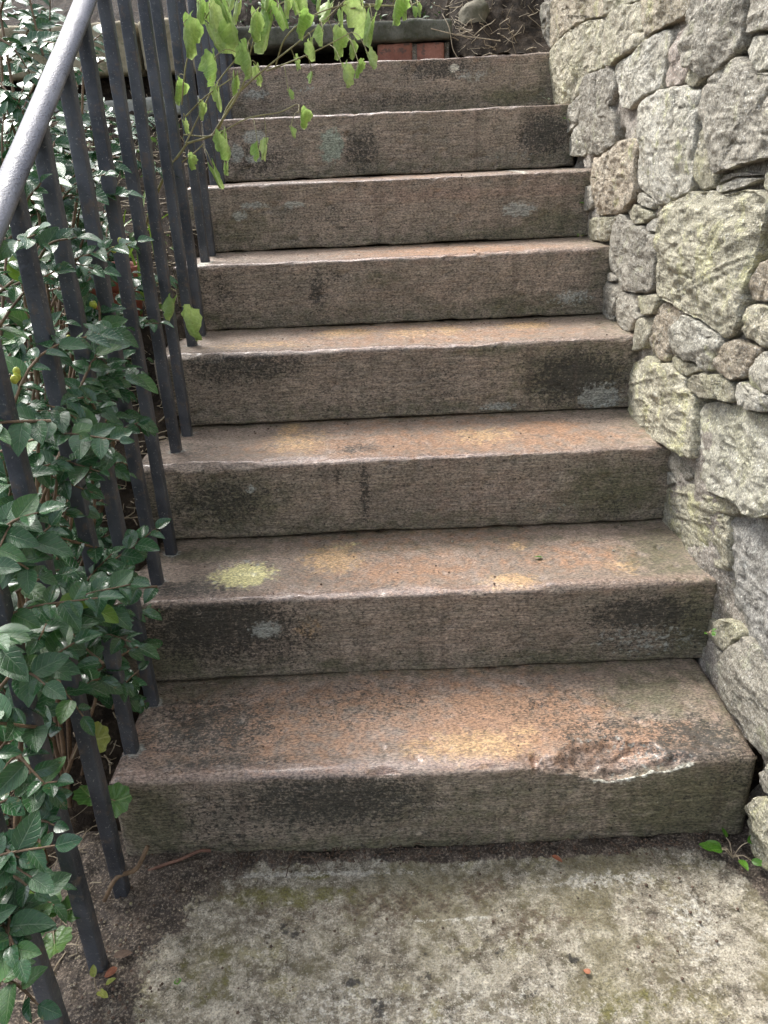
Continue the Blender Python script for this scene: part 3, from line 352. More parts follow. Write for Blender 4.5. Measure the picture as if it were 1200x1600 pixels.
WSTEM=[[(-0.443,1.030,1.170),(-0.376,1.030,1.191),(-0.327,1.030,1.255),(-0.242,1.030,1.315),(-0.166,1.030,1.365),(-0.103,1.030,1.406),(-0.040,1.030,1.450)],
[(-0.243,1.030,1.313),(-0.180,1.030,1.330),(-0.117,1.030,1.348),(-0.042,1.030,1.380)],
[(-0.451,1.030,1.189),(-0.377,1.030,1.184),(-0.295,1.030,1.216),(-0.220,1.030,1.227),(-0.177,1.030,1.242),(-0.173,1.030,1.225)],
[(-0.376,1.030,1.191),(-0.298,1.030,1.281),(-0.275,1.030,1.347),(-0.248,1.030,1.412)],
[(-0.442,1.030,1.250),(-0.419,1.030,1.336),(-0.384,1.030,1.404),(-0.332,1.030,1.458)],
[(-0.443,1.030,1.170),(-0.370,1.030,1.279),(-0.300,1.030,1.349),(-0.221,1.030,1.424),(-0.169,1.030,1.451)],
[(-0.041,1.030,1.425),(0.019,1.030,1.431),(0.083,1.030,1.426),(0.113,1.030,1.431)],
[(-0.476,1.030,1.123),(-0.430,1.030,1.150),(-0.401,1.030,1.168)],
[(-0.222,1.030,1.319),(-0.191,1.030,1.375),(-0.132,1.030,1.411),(-0.056,1.030,1.434),(0.019,1.030,1.433)],
[(-0.440,1.030,1.227),(-0.382,1.030,1.266),(-0.321,1.030,1.300),(-0.283,1.030,1.321)]]
# ---------------- materials ----------------
def mat_step():
    m=M('wet_sandstone',.5,.5); p=m.P(); st=m.P((.10,1,1.4))
    n1=m.noise(p,5,6,.6); n2=m.noise(p,28,5,.65); g=m.noise(m.P((.5,1,1)),330,3,.7); g2=m.noise(st,170,4,.7)
    tr=m.attr('tread')
    ris=m.mix(m.ramp(n1,.35,.65),(.255,.208,.160),(.365,.292,.228)); ris=m.mix(m.ramp(n2,.4,.66,0,.55),ris,(.21,.19,.145)); ris=m.mix(m.ramp(m.noise(st,9,5,.6),.5,.66,0,.5),ris,(.30,.25,.19))
    tre=m.mix(m.ramp(n1,.35,.65),(.25,.192,.148),(.38,.292,.23)); tre=m.mix(m.ramp(n2,.42,.66,0,.6),tre,(.215,.178,.138))
    c=m.mix(tr,ris,tre)
    def lay(c,a,col,scale,soft=.22,det=5,mx=.9,sp=None,br=2.2):
        n=m.noise(sp or p,scale,det,.65)
        s=m.math('ADD',m.attr(a),m.math('MULTIPLY',m.math('SUBTRACT',n,.5),br)); return m.mix(m.math('MULTIPLY',m.ramp(s,.5-soft,.5+soft,0.,mx),m.ramp(m.attr(a),.02,.30)),c,col)
    c=lay(c,'pink',(.32,.215,.165),22,.45,5,.5)
    c=lay(c,'orange',(.40,.215,.115),42,.45,7,.7,br=2.9)
    c=lay(c,'ochre',(.57,.38,.20),75,.40,7,.85,br=3.2)
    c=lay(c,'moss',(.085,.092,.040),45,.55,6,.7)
    # baseline greenish-grey film and fine black speckles
    sp=m.noise(m.P((.8,1,1)),210,4,.7); sp2=m.noise(p,75,6,.75)
    thr=m.math('ADD',m.math('MULTIPLY',m.attr('dark'),.20),m.math('ADD',m.math('MULTIPLY',sp,.6),m.math('MULTIPLY',sp2,.4)))
    dk=m.ramp(thr,.580,.675,0.,.88); c=m.mix(dk,c,(.022,.022,.018))
    c=m.mix(m.ramp(m.math('ADD',m.attr('dark'),m.math('MULTIPLY',m.math('SUBTRACT',n2,.5),1.6)),.1,1.2,0.,.40),c,(.085,.078,.060))
    drip=m.noise(m.P((1,.05,.05)),34,4,.6); c=m.mix(m.math('MULTIPLY',m.math('SUBTRACT',1.,tr),m.ramp(m.math('ADD',drip,m.math('MULTIPLY',m.math('SUBTRACT',n1,.5),.3)),.55,.68,0.,.38)),c,(.085,.065,.05))
    c=lay(c,'pale',(.36,.37,.33),90,.18,5,.85)
    c=lay(c,'green',(.30,.36,.29),70,.18,5,.8)
    c=lay(c,'white',(.62,.60,.50),80,.2,4,.9)
    c=lay(c,'yellow',(.68,.63,.30),80,.25,5,.9)
    c=m.mix(m.math('MULTIPLY',m.attr('edge'),m.ramp(n2,.35,.6,.2,.6)),c,(.36,.24,.19))
    ws=m.ramp(m.vor(p,150),.10,.16,1.,0.); c=m.mix(m.math('MULTIPLY',ws,m.ramp(sp2,.55,.62,0.,.55)),c,(.5,.47,.4))
    c=m.mix(1.,c,m.mix(m.ramp(g,.3,.7),(.42,.42,.42),(1.62,1.62,1.62)),'MULTIPLY')
    c=m.mix(m.math('MULTIPLY',m.math('SUBTRACT',1.,tr),.9),c,m.mix(1.,c,m.mix(m.ramp(g2,.3,.7),(.66,.66,.66),(1.32,1.32,1.32)),'MULTIPLY'))
    h=m.math('ADD',m.math('MULTIPLY',g2,1.),m.math('MULTIPLY',g,.5)); nb=m.bump(h,.0030,1.)
    nb=m.bump(m.math('MULTIPLY',sp2,1.),.004,.6,nb)
    wet=m.math('ADD',m.math('MULTIPLY',tr,.5),m.math('MULTIPLY',m.attr('edge'),.6),clamp=True)
    ro=m.math('SUBTRACT',m.ramp(n2,.3,.7,.52,.74),m.math('MULTIPLY',wet,.36))
    m.set(m.b.inputs['Coat Weight'],m.math('ADD',m.math('MULTIPLY',m.attr('edge'),m.ramp(n2,.3,.6,.6,1.)),m.math('MULTIPLY',tr,m.ramp(n1,.4,.65,.1,.45)),clamp=True)); m.set(m.b.inputs['Coat Roughness'],m.ramp(g,.3,.7,.12,.32))
    return m.out(c,ro,nb)
def mat_stone(name,a,b,lich,la,rough=.75,strata=0.,dark=.5):
    m=M(name,rough,.4); p=m.P(rnd=True); po=m.P()
    n1=m.noise(p,9,6,.62); n2=m.noise(p,40,6,.7); n3=m.noise(p,230,4,.75); n4=m.noise(p,16,5,.6,.6)
    c=m.mix(m.ramp(n1,.36,.64),a,b)
    c=m.mix(m.ramp(m.math('ADD',n4,m.math('MULTIPLY',m.math('SUBTRACT',n2,.5),.5)),.62-la*.22,.74-la*.12,0.,.85),c,lich)
    c=m.mix(m.ramp(n2,.53,.68,0.,.55),c,(.50,.49,.42))
    c=m.mix(m.ramp(m.noise(p,26,6,.75),.53,.64,0.,dark),c,(.075,.068,.05))
    c=m.mix(m.ramp(m.math('ADD',m.math('MULTIPLY',n3,.7),m.math('MULTIPLY',m.noise(p,90,3,.6),.3)),.58,.66,0.,.7),c,(.045,.042,.032))
    c=m.mix(m.ramp(m.noise(p,300,2,.6),.60,.68,0.,.75),c,(.72,.71,.66))
    c=m.mix(1.,c,m.mix(m.ramp(n3,.3,.7),(.48,.48,.48),(1.58,1.58,1.58)),'MULTIPLY')
    crk=m.noise(p,22,5,.65,.8); ck=m.ramp(m.math('ABSOLUTE',m.math('SUBTRACT',crk,.5)),.0,.022,1.,0.); c=m.mix(m.math('MULTIPLY',ck,.25),c,(.08,.075,.055)); oi=m.t.nodes.new('ShaderNodeObjectInfo'); vv=m.ramp(oi.outputs['Random'],0.,1.,1.08,1.4); cx=m.t.nodes.new('ShaderNodeCombineXYZ'); [m.t.links.new(vv,cx.inputs[q]) for q in range(3)]; c=m.mix(1.,c,cx.outputs[0],'MULTIPLY')
    nb=m.bump(n3,.006,1.); nb=m.bump(m.noise(p,110,5,.75),.007,1.,nb); nb=m.bump(m.math('SUBTRACT',n2,m.math('MULTIPLY',ck,.25)),.006,.8,nb)
    if strata:
        s=m.noise(m.P((1,4,38)),2.4,4,.6,.3); nb=m.bump(s,.012*strata,.9,nb)
        c=m.mix(m.ramp(s,.35,.55,.55*strata,0.),c,(.11,.10,.06))
    return m.out(c,m.ramp(n2,.3,.7,.55,.85),nb)
def mat_simple(name,a,b,scale,rough=.7,bump=.003,spec=.4,c3=None,f3=.3):
    m=M(name,rough,spec); p=m.P(rnd=True); n=m.noise(p,scale,6,.65); n2=m.noise(p,scale*7,4,.7)
    c=m.mix(m.ramp(n,.35,.65),a,b); c=m.mix(1.,c,m.mix(n2,(.6,.6,.6),(1.4,1.4,1.4)),'MULTIPLY')
    if c3: c=m.mix(m.ramp(m.noise(p,scale*2.3,5,.7),.54,.62,0.,f3),c,c3)
    return m.out(c,None,m.bump(n2,bump,.9))
def mat_leaf(name,base,edge,rib,rough=.3,trans=.15,var=.35):
    m=M(name,rough,.6); uv=m.t.nodes.new('ShaderNodeUVMap').outputs[0]
    sx=m.t.nodes.new('ShaderNodeSeparateXYZ'); m.t.links.new(uv,sx.inputs[0]); u,v=sx.outputs[0],sx.outputs[1]
    au=m.math('ABSOLUTE',m.math('SUBTRACT',u,.5))
    ribf=m.ramp(au,.012,.045,1.,0.)
    vv=m.math('SUBTRACT',v,m.math('MULTIPLY',au,.55)); wv=m.math('ABSOLUTE',m.math('SUBTRACT',m.math('FRACT',m.math('MULTIPLY',vv,6.)),.5))
    vein=m.ramp(wv,.03,.11,.55,0.)
    oi=m.t.nodes.new('ShaderNodeObjectInfo'); p=m.P(); n=m.noise(p,14,3,.5); n2=m.noise(p,160,3,.6)
    f=m.math('ADD',m.math('MULTIPLY',oi.outputs['Random'],.5),m.math('MULTIPLY',m.ramp(n,.3,.7),.5))
    c=m.mix(f,base,edge); c=m.mix(m.ramp(n2,.35,.65,.0,.35),c,tuple(x*.55 for x in base))
    c=m.mix(m.math('MULTIPLY',m.math('MAXIMUM',ribf,vein),.45),c,rib)
    c=m.mix(m.ramp(m.noise(p,95,4,.7),.62,.68,0.,.5),c,(.22,.17,.06))
    nb=m.bump(m.math('SUBTRACT',0.,m.math('MAXIMUM',ribf,vein)),.0012,.8); nb=m.bump(n2,.001,.35,nb)
    m.out(c,m.ramp(n2,.3,.7,rough*.75,rough*1.4),nb)
    if trans:
        tb=m.t.nodes.new('ShaderNodeBsdfTranslucent'); m.t.links.new(c,tb.inputs[0]); mx=m.t.nodes.new('ShaderNodeMixShader'); mx.inputs[0].default_value=trans; m.b.inputs['Coat Weight'].default_value=.12 if rough<.32 else 0.; m.b.inputs['Coat Roughness'].default_value=.2
        m.t.links.new(m.b.outputs[0],mx.inputs[1]); m.t.links.new(tb.outputs[0],mx.inputs[2]); m.t.links.new(mx.outputs[0],m.o.inputs[0])
    return m.m
MS=mat_step()
K={'g':mat_stone('grey_stone',(.295,.272,.22),(.40,.368,.30),(.38,.37,.25),.25,strata=.35),
 't':mat_stone('tan_stone',(.30,.26,.18),(.40,.345,.25),(.40,.38,.19),.3),
 'y':mat_stone('yellow_grey_stone',(.33,.31,.21),(.42,.385,.29),(.46,.44,.27),.4,strata=.3),
 'Y':mat_stone('lichened_stone',(.36,.335,.245),(.46,.43,.32),(.52,.50,.28),.6,strata=.6),
 'b':mat_stone('brown_stone',(.33,.275,.20),(.42,.36,.27),(.42,.40,.2),.25,strata=.4),
 'p':mat_stone('pale_stone',(.40,.375,.30),(.50,.48,.41),(.45,.45,.24),.3,strata=.25),
 'P':mat_stone('pale_lichened_stone',(.38,.365,.27),(.50,.48,.40),(.50,.49,.32),.4,dark=.35),
 'G':mat_stone('smooth_grey_stone',(.31,.295,.26),(.40,.385,.35),(.52,.53,.50),.35,dark=.25),
 'm':mat_stone('mortar_stone',(.36,.30,.25),(.46,.40,.34),(.44,.42,.3),.1)}
MMORT=mat_stone('lime_mortar',(.25,.22,.18),(.38,.34,.29),(.33,.32,.2),.25,.9,dark=.6)
MSOIL=mat_simple('damp_soil',(.022,.016,.011),(.060,.044,.030),24,.85,.02,.2,(.15,.115,.08),.5)
MIRON=M('weathered_black_paint',.42,.5)
def _iron():
    m=MIRON; p=m.P(rnd=True); n=m.noise(p,40,5,.65); n2=m.noise(p,260,3,.6); n3=m.noise(p,11,4,.6)
    c=m.mix(m.ramp(n3,.35,.65),(.038,.043,.054),(.080,.086,.10)); c=m.mix(m.ramp(n,.54,.68,0.,.7),c,(.13,.10,.08)); c=m.mix(m.ramp(n2,.63,.70,0.,.7),c,(.32,.31,.29))
    m.out(c,m.ramp(n,.3,.7,.34,.6),m.bump(n,.003,.8,m.bump(n2,.001,.6)))
_iron(); MIRON=MIRON.m
MRAIL=M('worn_grey_rail',.4,.5)
def _rail():
    m=MRAIL; p=m.P(rnd=True); n=m.noise(p,60,5,.65); n2=m.noise(p,300,3,.6)
    c=m.mix(m.ramp(n,.3,.7),(.085,.09,.115),(.15,.155,.185)); c=m.mix(m.ramp(n2,.55,.63,0.,.9),c,(.02,.02,.024)); c=m.mix(m.ramp(m.noise(p,9,3,.5),.6,.7,0.,.4),c,(.12,.09,.07))
    c=m.mix(m.ramp(m.noise(p,120,5,.7),.52,.66,0.,.4),c,(.08,.075,.085)); c=m.mix(m.ramp(m.noise(m.P((1,.12,.12)),60,4,.6),.5,.65,0.,.4),c,(.30,.30,.33)); m.out(c,m.ramp(n,.3,.7,.38,.6),m.bump(n2,.0012,.8))  # last pale bluish streaks paint highlights into the handrail colour
_rail(); MRAIL=MRAIL.m
MLEAF=mat_leaf('glossy_dark_leaf',(.024,.090,.032),(.075,.19,.065),(.30,.42,.26),.22,.12)
MLEAFY=mat_leaf('young_leaf',(.12,.26,.02),(.22,.36,.03),(.35,.45,.12),.35,.3)
MWILT=mat_leaf('wilted_leaf',(.26,.45,.09),(.54,.64,.26),(.62,.70,.38),.42,.45)
MWEED=mat_leaf('weed_leaf',(.08,.24,.02),(.14,.34,.03),(.3,.45,.1),.35,.3)
MROUND=mat_leaf('round_leaf',(.035,.12,.02),(.10,.22,.03),(.22,.34,.10),.4,.25)
MTWIG=mat_simple('twig_bark',(.13,.085,.05),(.25,.17,.105),30,.65,.002)
MDARKTWIG=mat_simple('dark_twig',(.07,.045,.03),(.15,.10,.07),30,.65,.002)
MDRY=mat_simple('dry_stalk',(.30,.24,.16),(.45,.38,.27),30,.7,.002)
MTERRA=mat_simple('terracotta',(.22,.06,.04),(.30,.10,.065),20,.7,.001,.4,(.15,.07,.05),.4)
MBRICK=mat_simple('red_brick',(.28,.12,.085),(.38,.18,.13),16,.8,.003,.3,(.09,.085,.075),.7)
MBERRY=mat_simple('green_berry',(.32,.42,.05),(.5,.5,.08),40,.3,.0005)
MBROWN=mat_simple('brown_leaf',(.25,.08,.04),(.36,.15,.08),60,.5,.001)
# ---------------- ground ----------------
def mat_path():
    m=M('old_concrete',.7,.4); p=m.P(); n1=m.noise(p,5,6,.6); n2=m.noise(p,30,6,.7); g=m.noise(p,230,4,.75); n5=m.noise(p,13,5,.65)
    c=m.mix(m.ramp(n1,.38,.62),(.28,.245,.18),(.48,.435,.34)); c=m.mix(m.ramp(n5,.5,.66,0.,.6),c,(.30,.27,.12))
    c=m.mix(m.ramp(n2,.44,.64,0.,.75),c,(.155,.125,.085)); c=m.mix(m.ramp(m.noise(p,75,6,.75),.48,.60,0.,.8),c,(.62,.57,.46))
    c=m.mix(m.ramp(m.math('ADD',m.math('MULTIPLY',g,.6),m.math('MULTIPLY',n2,.4)),.515,.575,0.,.88),c,(.045,.038,.028))
    c=m.mix(m.ramp(m.noise(p,210,4,.7),.58,.66,0.,.8),c,(.66,.62,.53))
    c=m.mix(m.ramp(m.math('ADD',m.noise(p,4.5,3,.5),m.math('MULTIPLY',m.math('SUBTRACT',n2,.5),.35)),.50,.62,0.,.6),c,(.19,.165,.085))
    br=m.math('ADD',m.attr('brown'),m.math('MULTIPLY',m.math('SUBTRACT',m.noise(p,55,6,.75),.5),3.2)); c=m.mix(m.ramp(br,.35,.9,0.,.85),c,(.12,.085,.055))
    ml=m.math('ADD',m.attr('moss'),m.math('MULTIPLY',m.math('SUBTRACT',n2,.5),2.)); c=m.mix(m.ramp(ml,.35,.9,0.,.7),c,(.20,.19,.05))
    wl=m.math('ADD',m.attr('pale'),m.math('MULTIPLY',m.math('SUBTRACT',m.noise(p,85,6,.75),.5),4.)); c=m.mix(m.ramp(wl,.5,.95,0.,.85),c,(.62,.59,.51))
    dk=m.math('ADD',m.attr('dark'),m.math('MULTIPLY',m.math('SUBTRACT',m.noise(p,60,5,.7),.5),2.)); c=m.mix(m.ramp(dk,.4,.7,0.,.85),c,(.04,.038,.035))
    sl=m.math('ADD',m.attr('soil'),m.math('MULTIPLY',m.math('SUBTRACT',m.noise(p,60,7,.75),.5),1.9)); sc=m.mix(m.ramp(n2,.35,.65),(.055,.043,.034),(.15,.118,.092)); sc=m.mix(m.ramp(g,.52,.64,0.,.8),sc,(.30,.25,.19)); sc=m.mix(m.ramp(m.noise(p,48,4,.7),.60,.66,0.,.7),sc,(.27,.22,.165))
    sf=m.ramp(sl,.35,.62); c=m.mix(sf,c,sc)
    c=m.mix(1.,c,m.mix(m.ramp(g,.3,.7),(.45,.45,.45),(1.6,1.6,1.6)),'MULTIPLY')
    return m.out(c,m.ramp(n2,.3,.7,.42,.7),m.bump(n2,.007,.9,m.bump(m.noise(p,140,4,.7),.006,1.,m.bump(g,.004,1.))))
nx,ny=330,190
xs=np.linspace(-.62,.9,nx); ys=np.linspace(-.95,.06,ny); X,Y=np.meshgrid(xs,ys,indexing='ij')
P3=np.stack([X,Y,X*0],-1)
Z=fbm(P3*3,3,5)*.004+fbm(P3*22,4,9)*.0022
edge_soil=(-.392+.05*vnoise(P3*4.2,3)+.03*fbm(P3*22,3,8)+(Y+.13)*1.1*(Y>-.13)+(Y+.15)*.36*(Y<=-.15))
soil=sstep(.06,-.05,X-edge_soil)
soil=np.maximum(soil,sstep(-.034,-.016,Y+.012*fbm(P3*14,3,2)))
soil=np.maximum(soil,sstep(.49,.58,X+.03*fbm(P3*9,3,4)+.35*(Y+.05)*(Y<0))*.95)
Z+=soil*(.008+.006*fbm(P3*30,3,21))
def blob(U,V,cu,cv,ru,rv): return np.exp(-1.2*(((U-cu)/ru)**2+((V-cv)/rv)**2)**1.5)
pale=np.zeros_like(X); dark=np.zeros_like(X); brown=np.zeros_like(X); moss=np.zeros_like(X)
for cx,cy,rx,ry,s in ((-.17,-.045,.23,.008,1),(.08,-.145,.10,.004,.9),(-.2,-.10,.15,.003,.6),(.33,-.08,.12,.02,.8),(.45,-.17,.05,.08,.7),(.05,-.30,.3,.06,.5),(-.1,-.28,.1,.06,.6)): pale=np.maximum(pale,s*blob(X,Y,cx,cy,rx,ry))
for cx,cy,rx,ry,s in ((-.19,-.155,.02,.015,1),(-.08,-.25,.03,.02,.9),(.02,-.24,.035,.02,.8),(.25,-.22,.02,.02,.9),(.18,-.27,.05,.012,.7),(.14,-.2,.02,.04,.5),(-.05,-.29,.03,.02,.8),(.02,-.2,.015,.03,.6),(.1,-.14,.02,.008,.8)): dark=np.maximum(dark,.72*s*blob(X+.012*vnoise(P3*60,9),Y+.012*vnoise(P3*60,19),cx,cy,rx*.8,ry*.8))
for cx,cy,rx,ry,s in ((-.02,-.11,.18,.05,.6),(.2,-.16,.12,.05,.55),(-.3,-.07,.09,.03,.5),(.13,-.09,.05,.03,.8),(.38,-.2,.06,.1,.4),(-.2,-.13,.1,.03,.5)): brown=np.maximum(brown,s*blob(X,Y,cx,cy,rx,ry))
for cx,cy,rx,ry,s in ((-.2,-.09,.14,.03,.8),(-.3,-.22,.08,.1,.5),(-.15,-.05,.03,.01,1),(.3,-.3,.2,.04,.5)): moss=np.maximum(moss,s*blob(X,Y,cx,cy,rx,ry))
pth=mesh_obj('path',np.stack([X,Y,Z],-1).reshape(-1,3),grid_faces(nx,ny),mat_path(),attrs={'soil':soil.ravel(),'pale':pale.ravel(),'dark':dark.ravel(),'brown':brown.ravel(),'moss':moss.ravel()},kind='structure')
# wide ground around: soil bed beside the stairs, rising with them
xs=np.concatenate([np.linspace(-9,-1.6,16),np.linspace(-1.55,-.50,80)]); ys=np.concatenate([np.linspace(-6,-.9,14),np.linspace(-.85,2.3,210),np.linspace(2.5,9,14)])
X,Y=np.meshgrid(xs,ys,indexing='ij'); P3=np.stack([X,Y,X*0],-1)
def bed_z(x,y):
    y=np.asarray(y,float); b=.65*y+.075; t=sstep(.02,.35,y); z=t*b-(1-t)*.012
    z=np.where(y>1.95,.65*1.95+.075+(y-1.95)*.45,z); z=np.where(y>3.5,2.04+(y-3.5)*.05,z); return z-.02*sstep(.8,.0,np.abs(x+.5))+.02
Z=bed_z(X,Y)+fbm(P3*9,4,31)*.018*(Y>-.1)+fbm(P3*40,3,33)*.006-.035*(X>-.52)
Z=np.where(Y<-.1,np.minimum(Z,.004),Z)
mesh_obj('soil_bed',np.stack([X,Y,Z],-1).reshape(-1,3),grid_faces(len(xs),len(ys)),MSOIL,kind='structure')
mesh_obj('ground',np.array([(-60,-60,-.03),(60,-60,-.03),(60,60,-.03),(-60,60,-.03)]),np.array([(0,1,2,3)]),MSOIL,smooth=False,kind='structure')
# bank behind the top step
xs=np.linspace(-.6,.66,130); ys=np.concatenate([np.linspace(1.93,2.7,90),np.linspace(2.8,9,14)]); X,Y=np.meshgrid(xs,ys,indexing='ij'); P3=np.stack([X,Y,X*0],-1)
Z=1.395+np.clip(Y-2.0,0,.75)*.95*(.35+.65*sstep(.20,.34,X)+.0*X)+np.clip(Y-2.35,0,.6)*.5+fbm(P3*10,4,41)*.02+fbm(P3*45,3,43)*.007
Z=np.where((X<.28)&(Y<2.3),np.minimum(Z,1.40),Z)
mesh_obj('bank',np.stack([X,Y,Z],-1).reshape(-1,3),grid_faces(len(xs),len(ys)),MSOIL,kind='structure')
# ---------------- stone steps ----------------
DY=[0,.2775,.5469,.8206,1.0984,1.3749,1.6509,1.9241,2.25]; DZ=[0,.1807,.3630,.5387,.7143,.8855,1.0660,1.2450,1.4084]
XL=[-.50,-.545,-.545,-.545,-.54,-.54,-.53,-.53]; XR=[.605,.625,.625,.62,.62,.62,.62,.62]
NR=[.017,.013,.012,.012,.010,.008,.007,.007]
offs=[(.08,.213),(.087,.212),(.10,.221),(.112,.227),(.112,.22),(.10,.215),(.09,.21),(.09,.21)]
stairs=empty('stone_staircase',(0.05,0,0),'worn wet sandstone staircase of eight steps climbing between black railing and rubble wall','staircase')
KN={'d':'dark','o':'orange','y':'ochre','Y':'yellow','p':'pale','g':'green','m':'moss','k':'pink','P':'white'}
def make_step(i):
    y0,z0,z1=DY[i],DZ[i]+(.004 if i==0 else .0025),DZ[i+1]; y1=DY[i+1]+.03; R=NR[i]; br=.005
    pr=[(y0+.06,z0+.0,0,0)]                      # (y,z,tread,edge)
    for t in np.linspace(0,1,4): a=math.pi/2*t; pr.append((y0+br-br*math.sin(a),z0+br-br*math.cos(a),0,0))
    n=int((z1-z0-R-br)/.0042)
    for t in np.linspace(0,1,n)[1:]: pr.append((y0,z0+br+(z1-R-z0-br)*t,0,0))
    for t in np.linspace(0,1,8)[1:]: a=math.pi/2*t; pr.append((y0+R-R*math.cos(a),z1-R+R*math.sin(a),sstep(.1,.7,t),math.sin(a)))
    n=int((y1-y0-R)/.0048)
    for t in np.linspace(0,1,n)[1:]: yy=y0+R+(y1-y0-R)*t; pr.append((yy,z1,1,math.exp(-((yy-y0-R)/.014)**2)))
    pr.append((y1,z1-.05,1,0))
    pr=np.array(pr); x0,x1=XL[i],XR[i]; nx=int((x1-x0)/.0048); xs=np.linspace(x0,x1,nx)
    X=np.repeat(xs[:,None],len(pr),1); Y=np.repeat(pr[None,:,0],nx,0); Z=np.repeat(pr[None,:,1],nx,0); T=np.repeat(pr[None,:,2],nx,0); E=np.repeat(pr[None,:,3],nx,0)
    # round the ends
    rr=.014 if i else .022
    de=np.minimum(X-x0,x1-X); q=np.clip(1-de/rr,0,1); ins=rr*(1-np.sqrt(1-q*q*.98))
    Y=Y+ins*(1-T)*.9; Z=Z-ins*T*.9
    P3=np.stack([X,Y,Z],-1); s=100+i*11
    disp=fbm(P3*np.array([2.2,5,5]),3,s)*.0030+fbm(P3*np.array([14,22,22]),4,s+3)*.0016+fbm(P3*np.array([40,90,120]),3,s+5)*.0005
    pits=np.clip(fbm(P3*38,3,s+7)-.55,0,1)*-.006; disp=disp+pits
    wob=vnoise(np.stack([X*5,X*0+i,X*0],-1),s+9)*.003+vnoise(np.stack([X*22,X*0+i,X*0],-1),s+10)*.0016   # nosing chips and wear
    nz=np.clip(np.abs(vnoise(np.stack([X*13,Y*40,Z*40],-1),s+12))-.62,0,1)*.018*np.exp(-((E-1)/.45)**2)
    ny_=-(1-T); nz_=T
    Y=Y+ny_*disp-ny_*0; Z=Z+nz_*disp
    Y+=E*(nz+np.abs(wob)*.5); Z-=E*(nz+np.maximum(wob,-.002)*.8)
    Z-=T*.004*np.exp(-((X-.05)/.33)**2)*np.exp(-((Y-y0-.05)/.08)**2)     # trodden hollow
    gc=np.random.default_rng(900+i)
    for _ in range(9):
        cx=gc.uniform(x0,x1); rx=gc.uniform(.008,.035); dp=gc.uniform(.001,.0045); aa=gc.uniform(.5,1.1)
        if i==0 and .2<cx<.52: continue
        pn=(-math.sin(aa),math.cos(aa)); d0=(Y-(y0+R*.3))*pn[0]+(Z-(z1-R*.3))*pn[1]+dp-R*.42*.0-.004*((X-cx)/rx)**2-.0012*fbm(P3*70,2,s+30)
        lim=np.clip(d0-(R*.0),0,dp*2.)*(np.abs(X-cx)<rx*2.2); Y-=lim*pn[0]; Z-=lim*pn[1]; E=E*(1-sstep(0,.001,lim)*.6)
    # bottom edge of riser broken in places
    lo=np.exp(-((P3[...,2]-z0)/.010)**2)*(1-T); Z+=lo*np.clip(vnoise(np.stack([X*17,X*0,X*0+i],-1),s+14)-.1,0,1)*.004
    at={v:np.zeros_like(X) for v in KN.values()}
    if i==0:
        # big spall out of the nosing near the right end, and two small notches
        def carve(cx,rx,cz,rz,cy,ry,dep):
            w=np.clip(1-((X-cx)/rx)**2-((P3[...,2]-cz)/rz)**2-((P3[...,1]-cy)/ry)**2,0,1); w=np.sqrt(w)
            return w*dep
        xr=(X-.355)/.165; xr=np.where(xr<0,xr*.95,xr*.95)
        pn=np.array([-.52,.854]); offp=.040*np.abs(xr)**1.9-.0070*fbm(P3*np.array([24,30,30]),4,55,.6)-.006*np.exp(-(xr/.45)**2)+.004*np.abs(((X*38)%1)-.5)
        dpl=(Y-.066)*pn[0]+(Z-.1815)*pn[1]-offp
        w=np.clip(dpl,0,1); Y-=w*pn[0]; Z-=w*pn[1]; cut=sstep(.0,.002,w)
        low=np.exp(-((dpl-.002)/.0055)**2)*(P3[...,2]<.172)*(1-T*.5)*sstep(.95,.7,np.abs(xr))*sstep(-.8,-.1,xr)
        at['white']=np.maximum(at['white'],low*(.72-.3*(xr<-.2))); at['pale']=np.maximum(at['pale'],.5*np.exp(-((dpl-.0005)/.0022)**2)*T*(np.abs(xr+.1)<.35))
        at['pink']=np.maximum(at['pink'],cut*.8); at['dark']=np.maximum(at['dark']*(1-cut),cut*.30); at['pale']=np.maximum(at['pale'],cut*.30*(.5+.5*sstep(-.3,.5,xr))); E=E*(1-cut*.6)
        w=carve(-.03,.030,.18,.018,0,.014,.008)+carve(.229,.010,.18,.03,.0,.04,.009); Z-=w*T+.3*w; Y+=w*(1-T)
        at['pink']=np.maximum(at['pink'],sstep(.001,.004,w))
        E=E*(1-sstep(.2,.3,X)*.7)
    for a in STAINS:
        if int(a[0][0])!=i+1: continue
        B=P3[...,2] if a[0][1]=='R' else P3[...,1]; msk=(1-T) if a[0][1]=='R' else T
        at[KN[a[5]]]=np.maximum(at[KN[a[5]]],a[6]*np.exp(-.9*(((X-a[1])/a[3])**2+((B-a[2])/a[4])**2)**1.4)*msk)
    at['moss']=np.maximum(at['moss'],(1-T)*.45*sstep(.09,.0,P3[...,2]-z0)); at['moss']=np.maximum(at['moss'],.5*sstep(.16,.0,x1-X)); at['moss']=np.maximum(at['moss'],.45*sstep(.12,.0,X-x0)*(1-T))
    at['moss']=np.maximum(at['moss'],T*.5*sstep(.05,.0,DY[i+1]-P3[...,1]))
    at['orange']=np.maximum(at['orange'],T*.35*np.exp(-((X-.05)/.35)**2)); at['dark']=np.maximum(at['dark'],.12+.12*(1-T))
    at['dark']=np.maximum(at['dark'],.5*sstep(.10,0,X-x0)*T); at['pink']=np.maximum(at['pink'],(1-T)*.5*sstep(.045,.0,z1-P3[...,2]-.004))
    for bo in (offs[i] if i<8 else ()):
        at['pale']=np.maximum(at['pale'],.8*T*np.exp(-(((X+.475)**2+(P3[...,1]-DY[i]-bo)**2)/.022**2)**1.5))
    at['tread']=T; at['edge']=E*(.55+.45*np.exp(-((X+.02)/.38)**2))
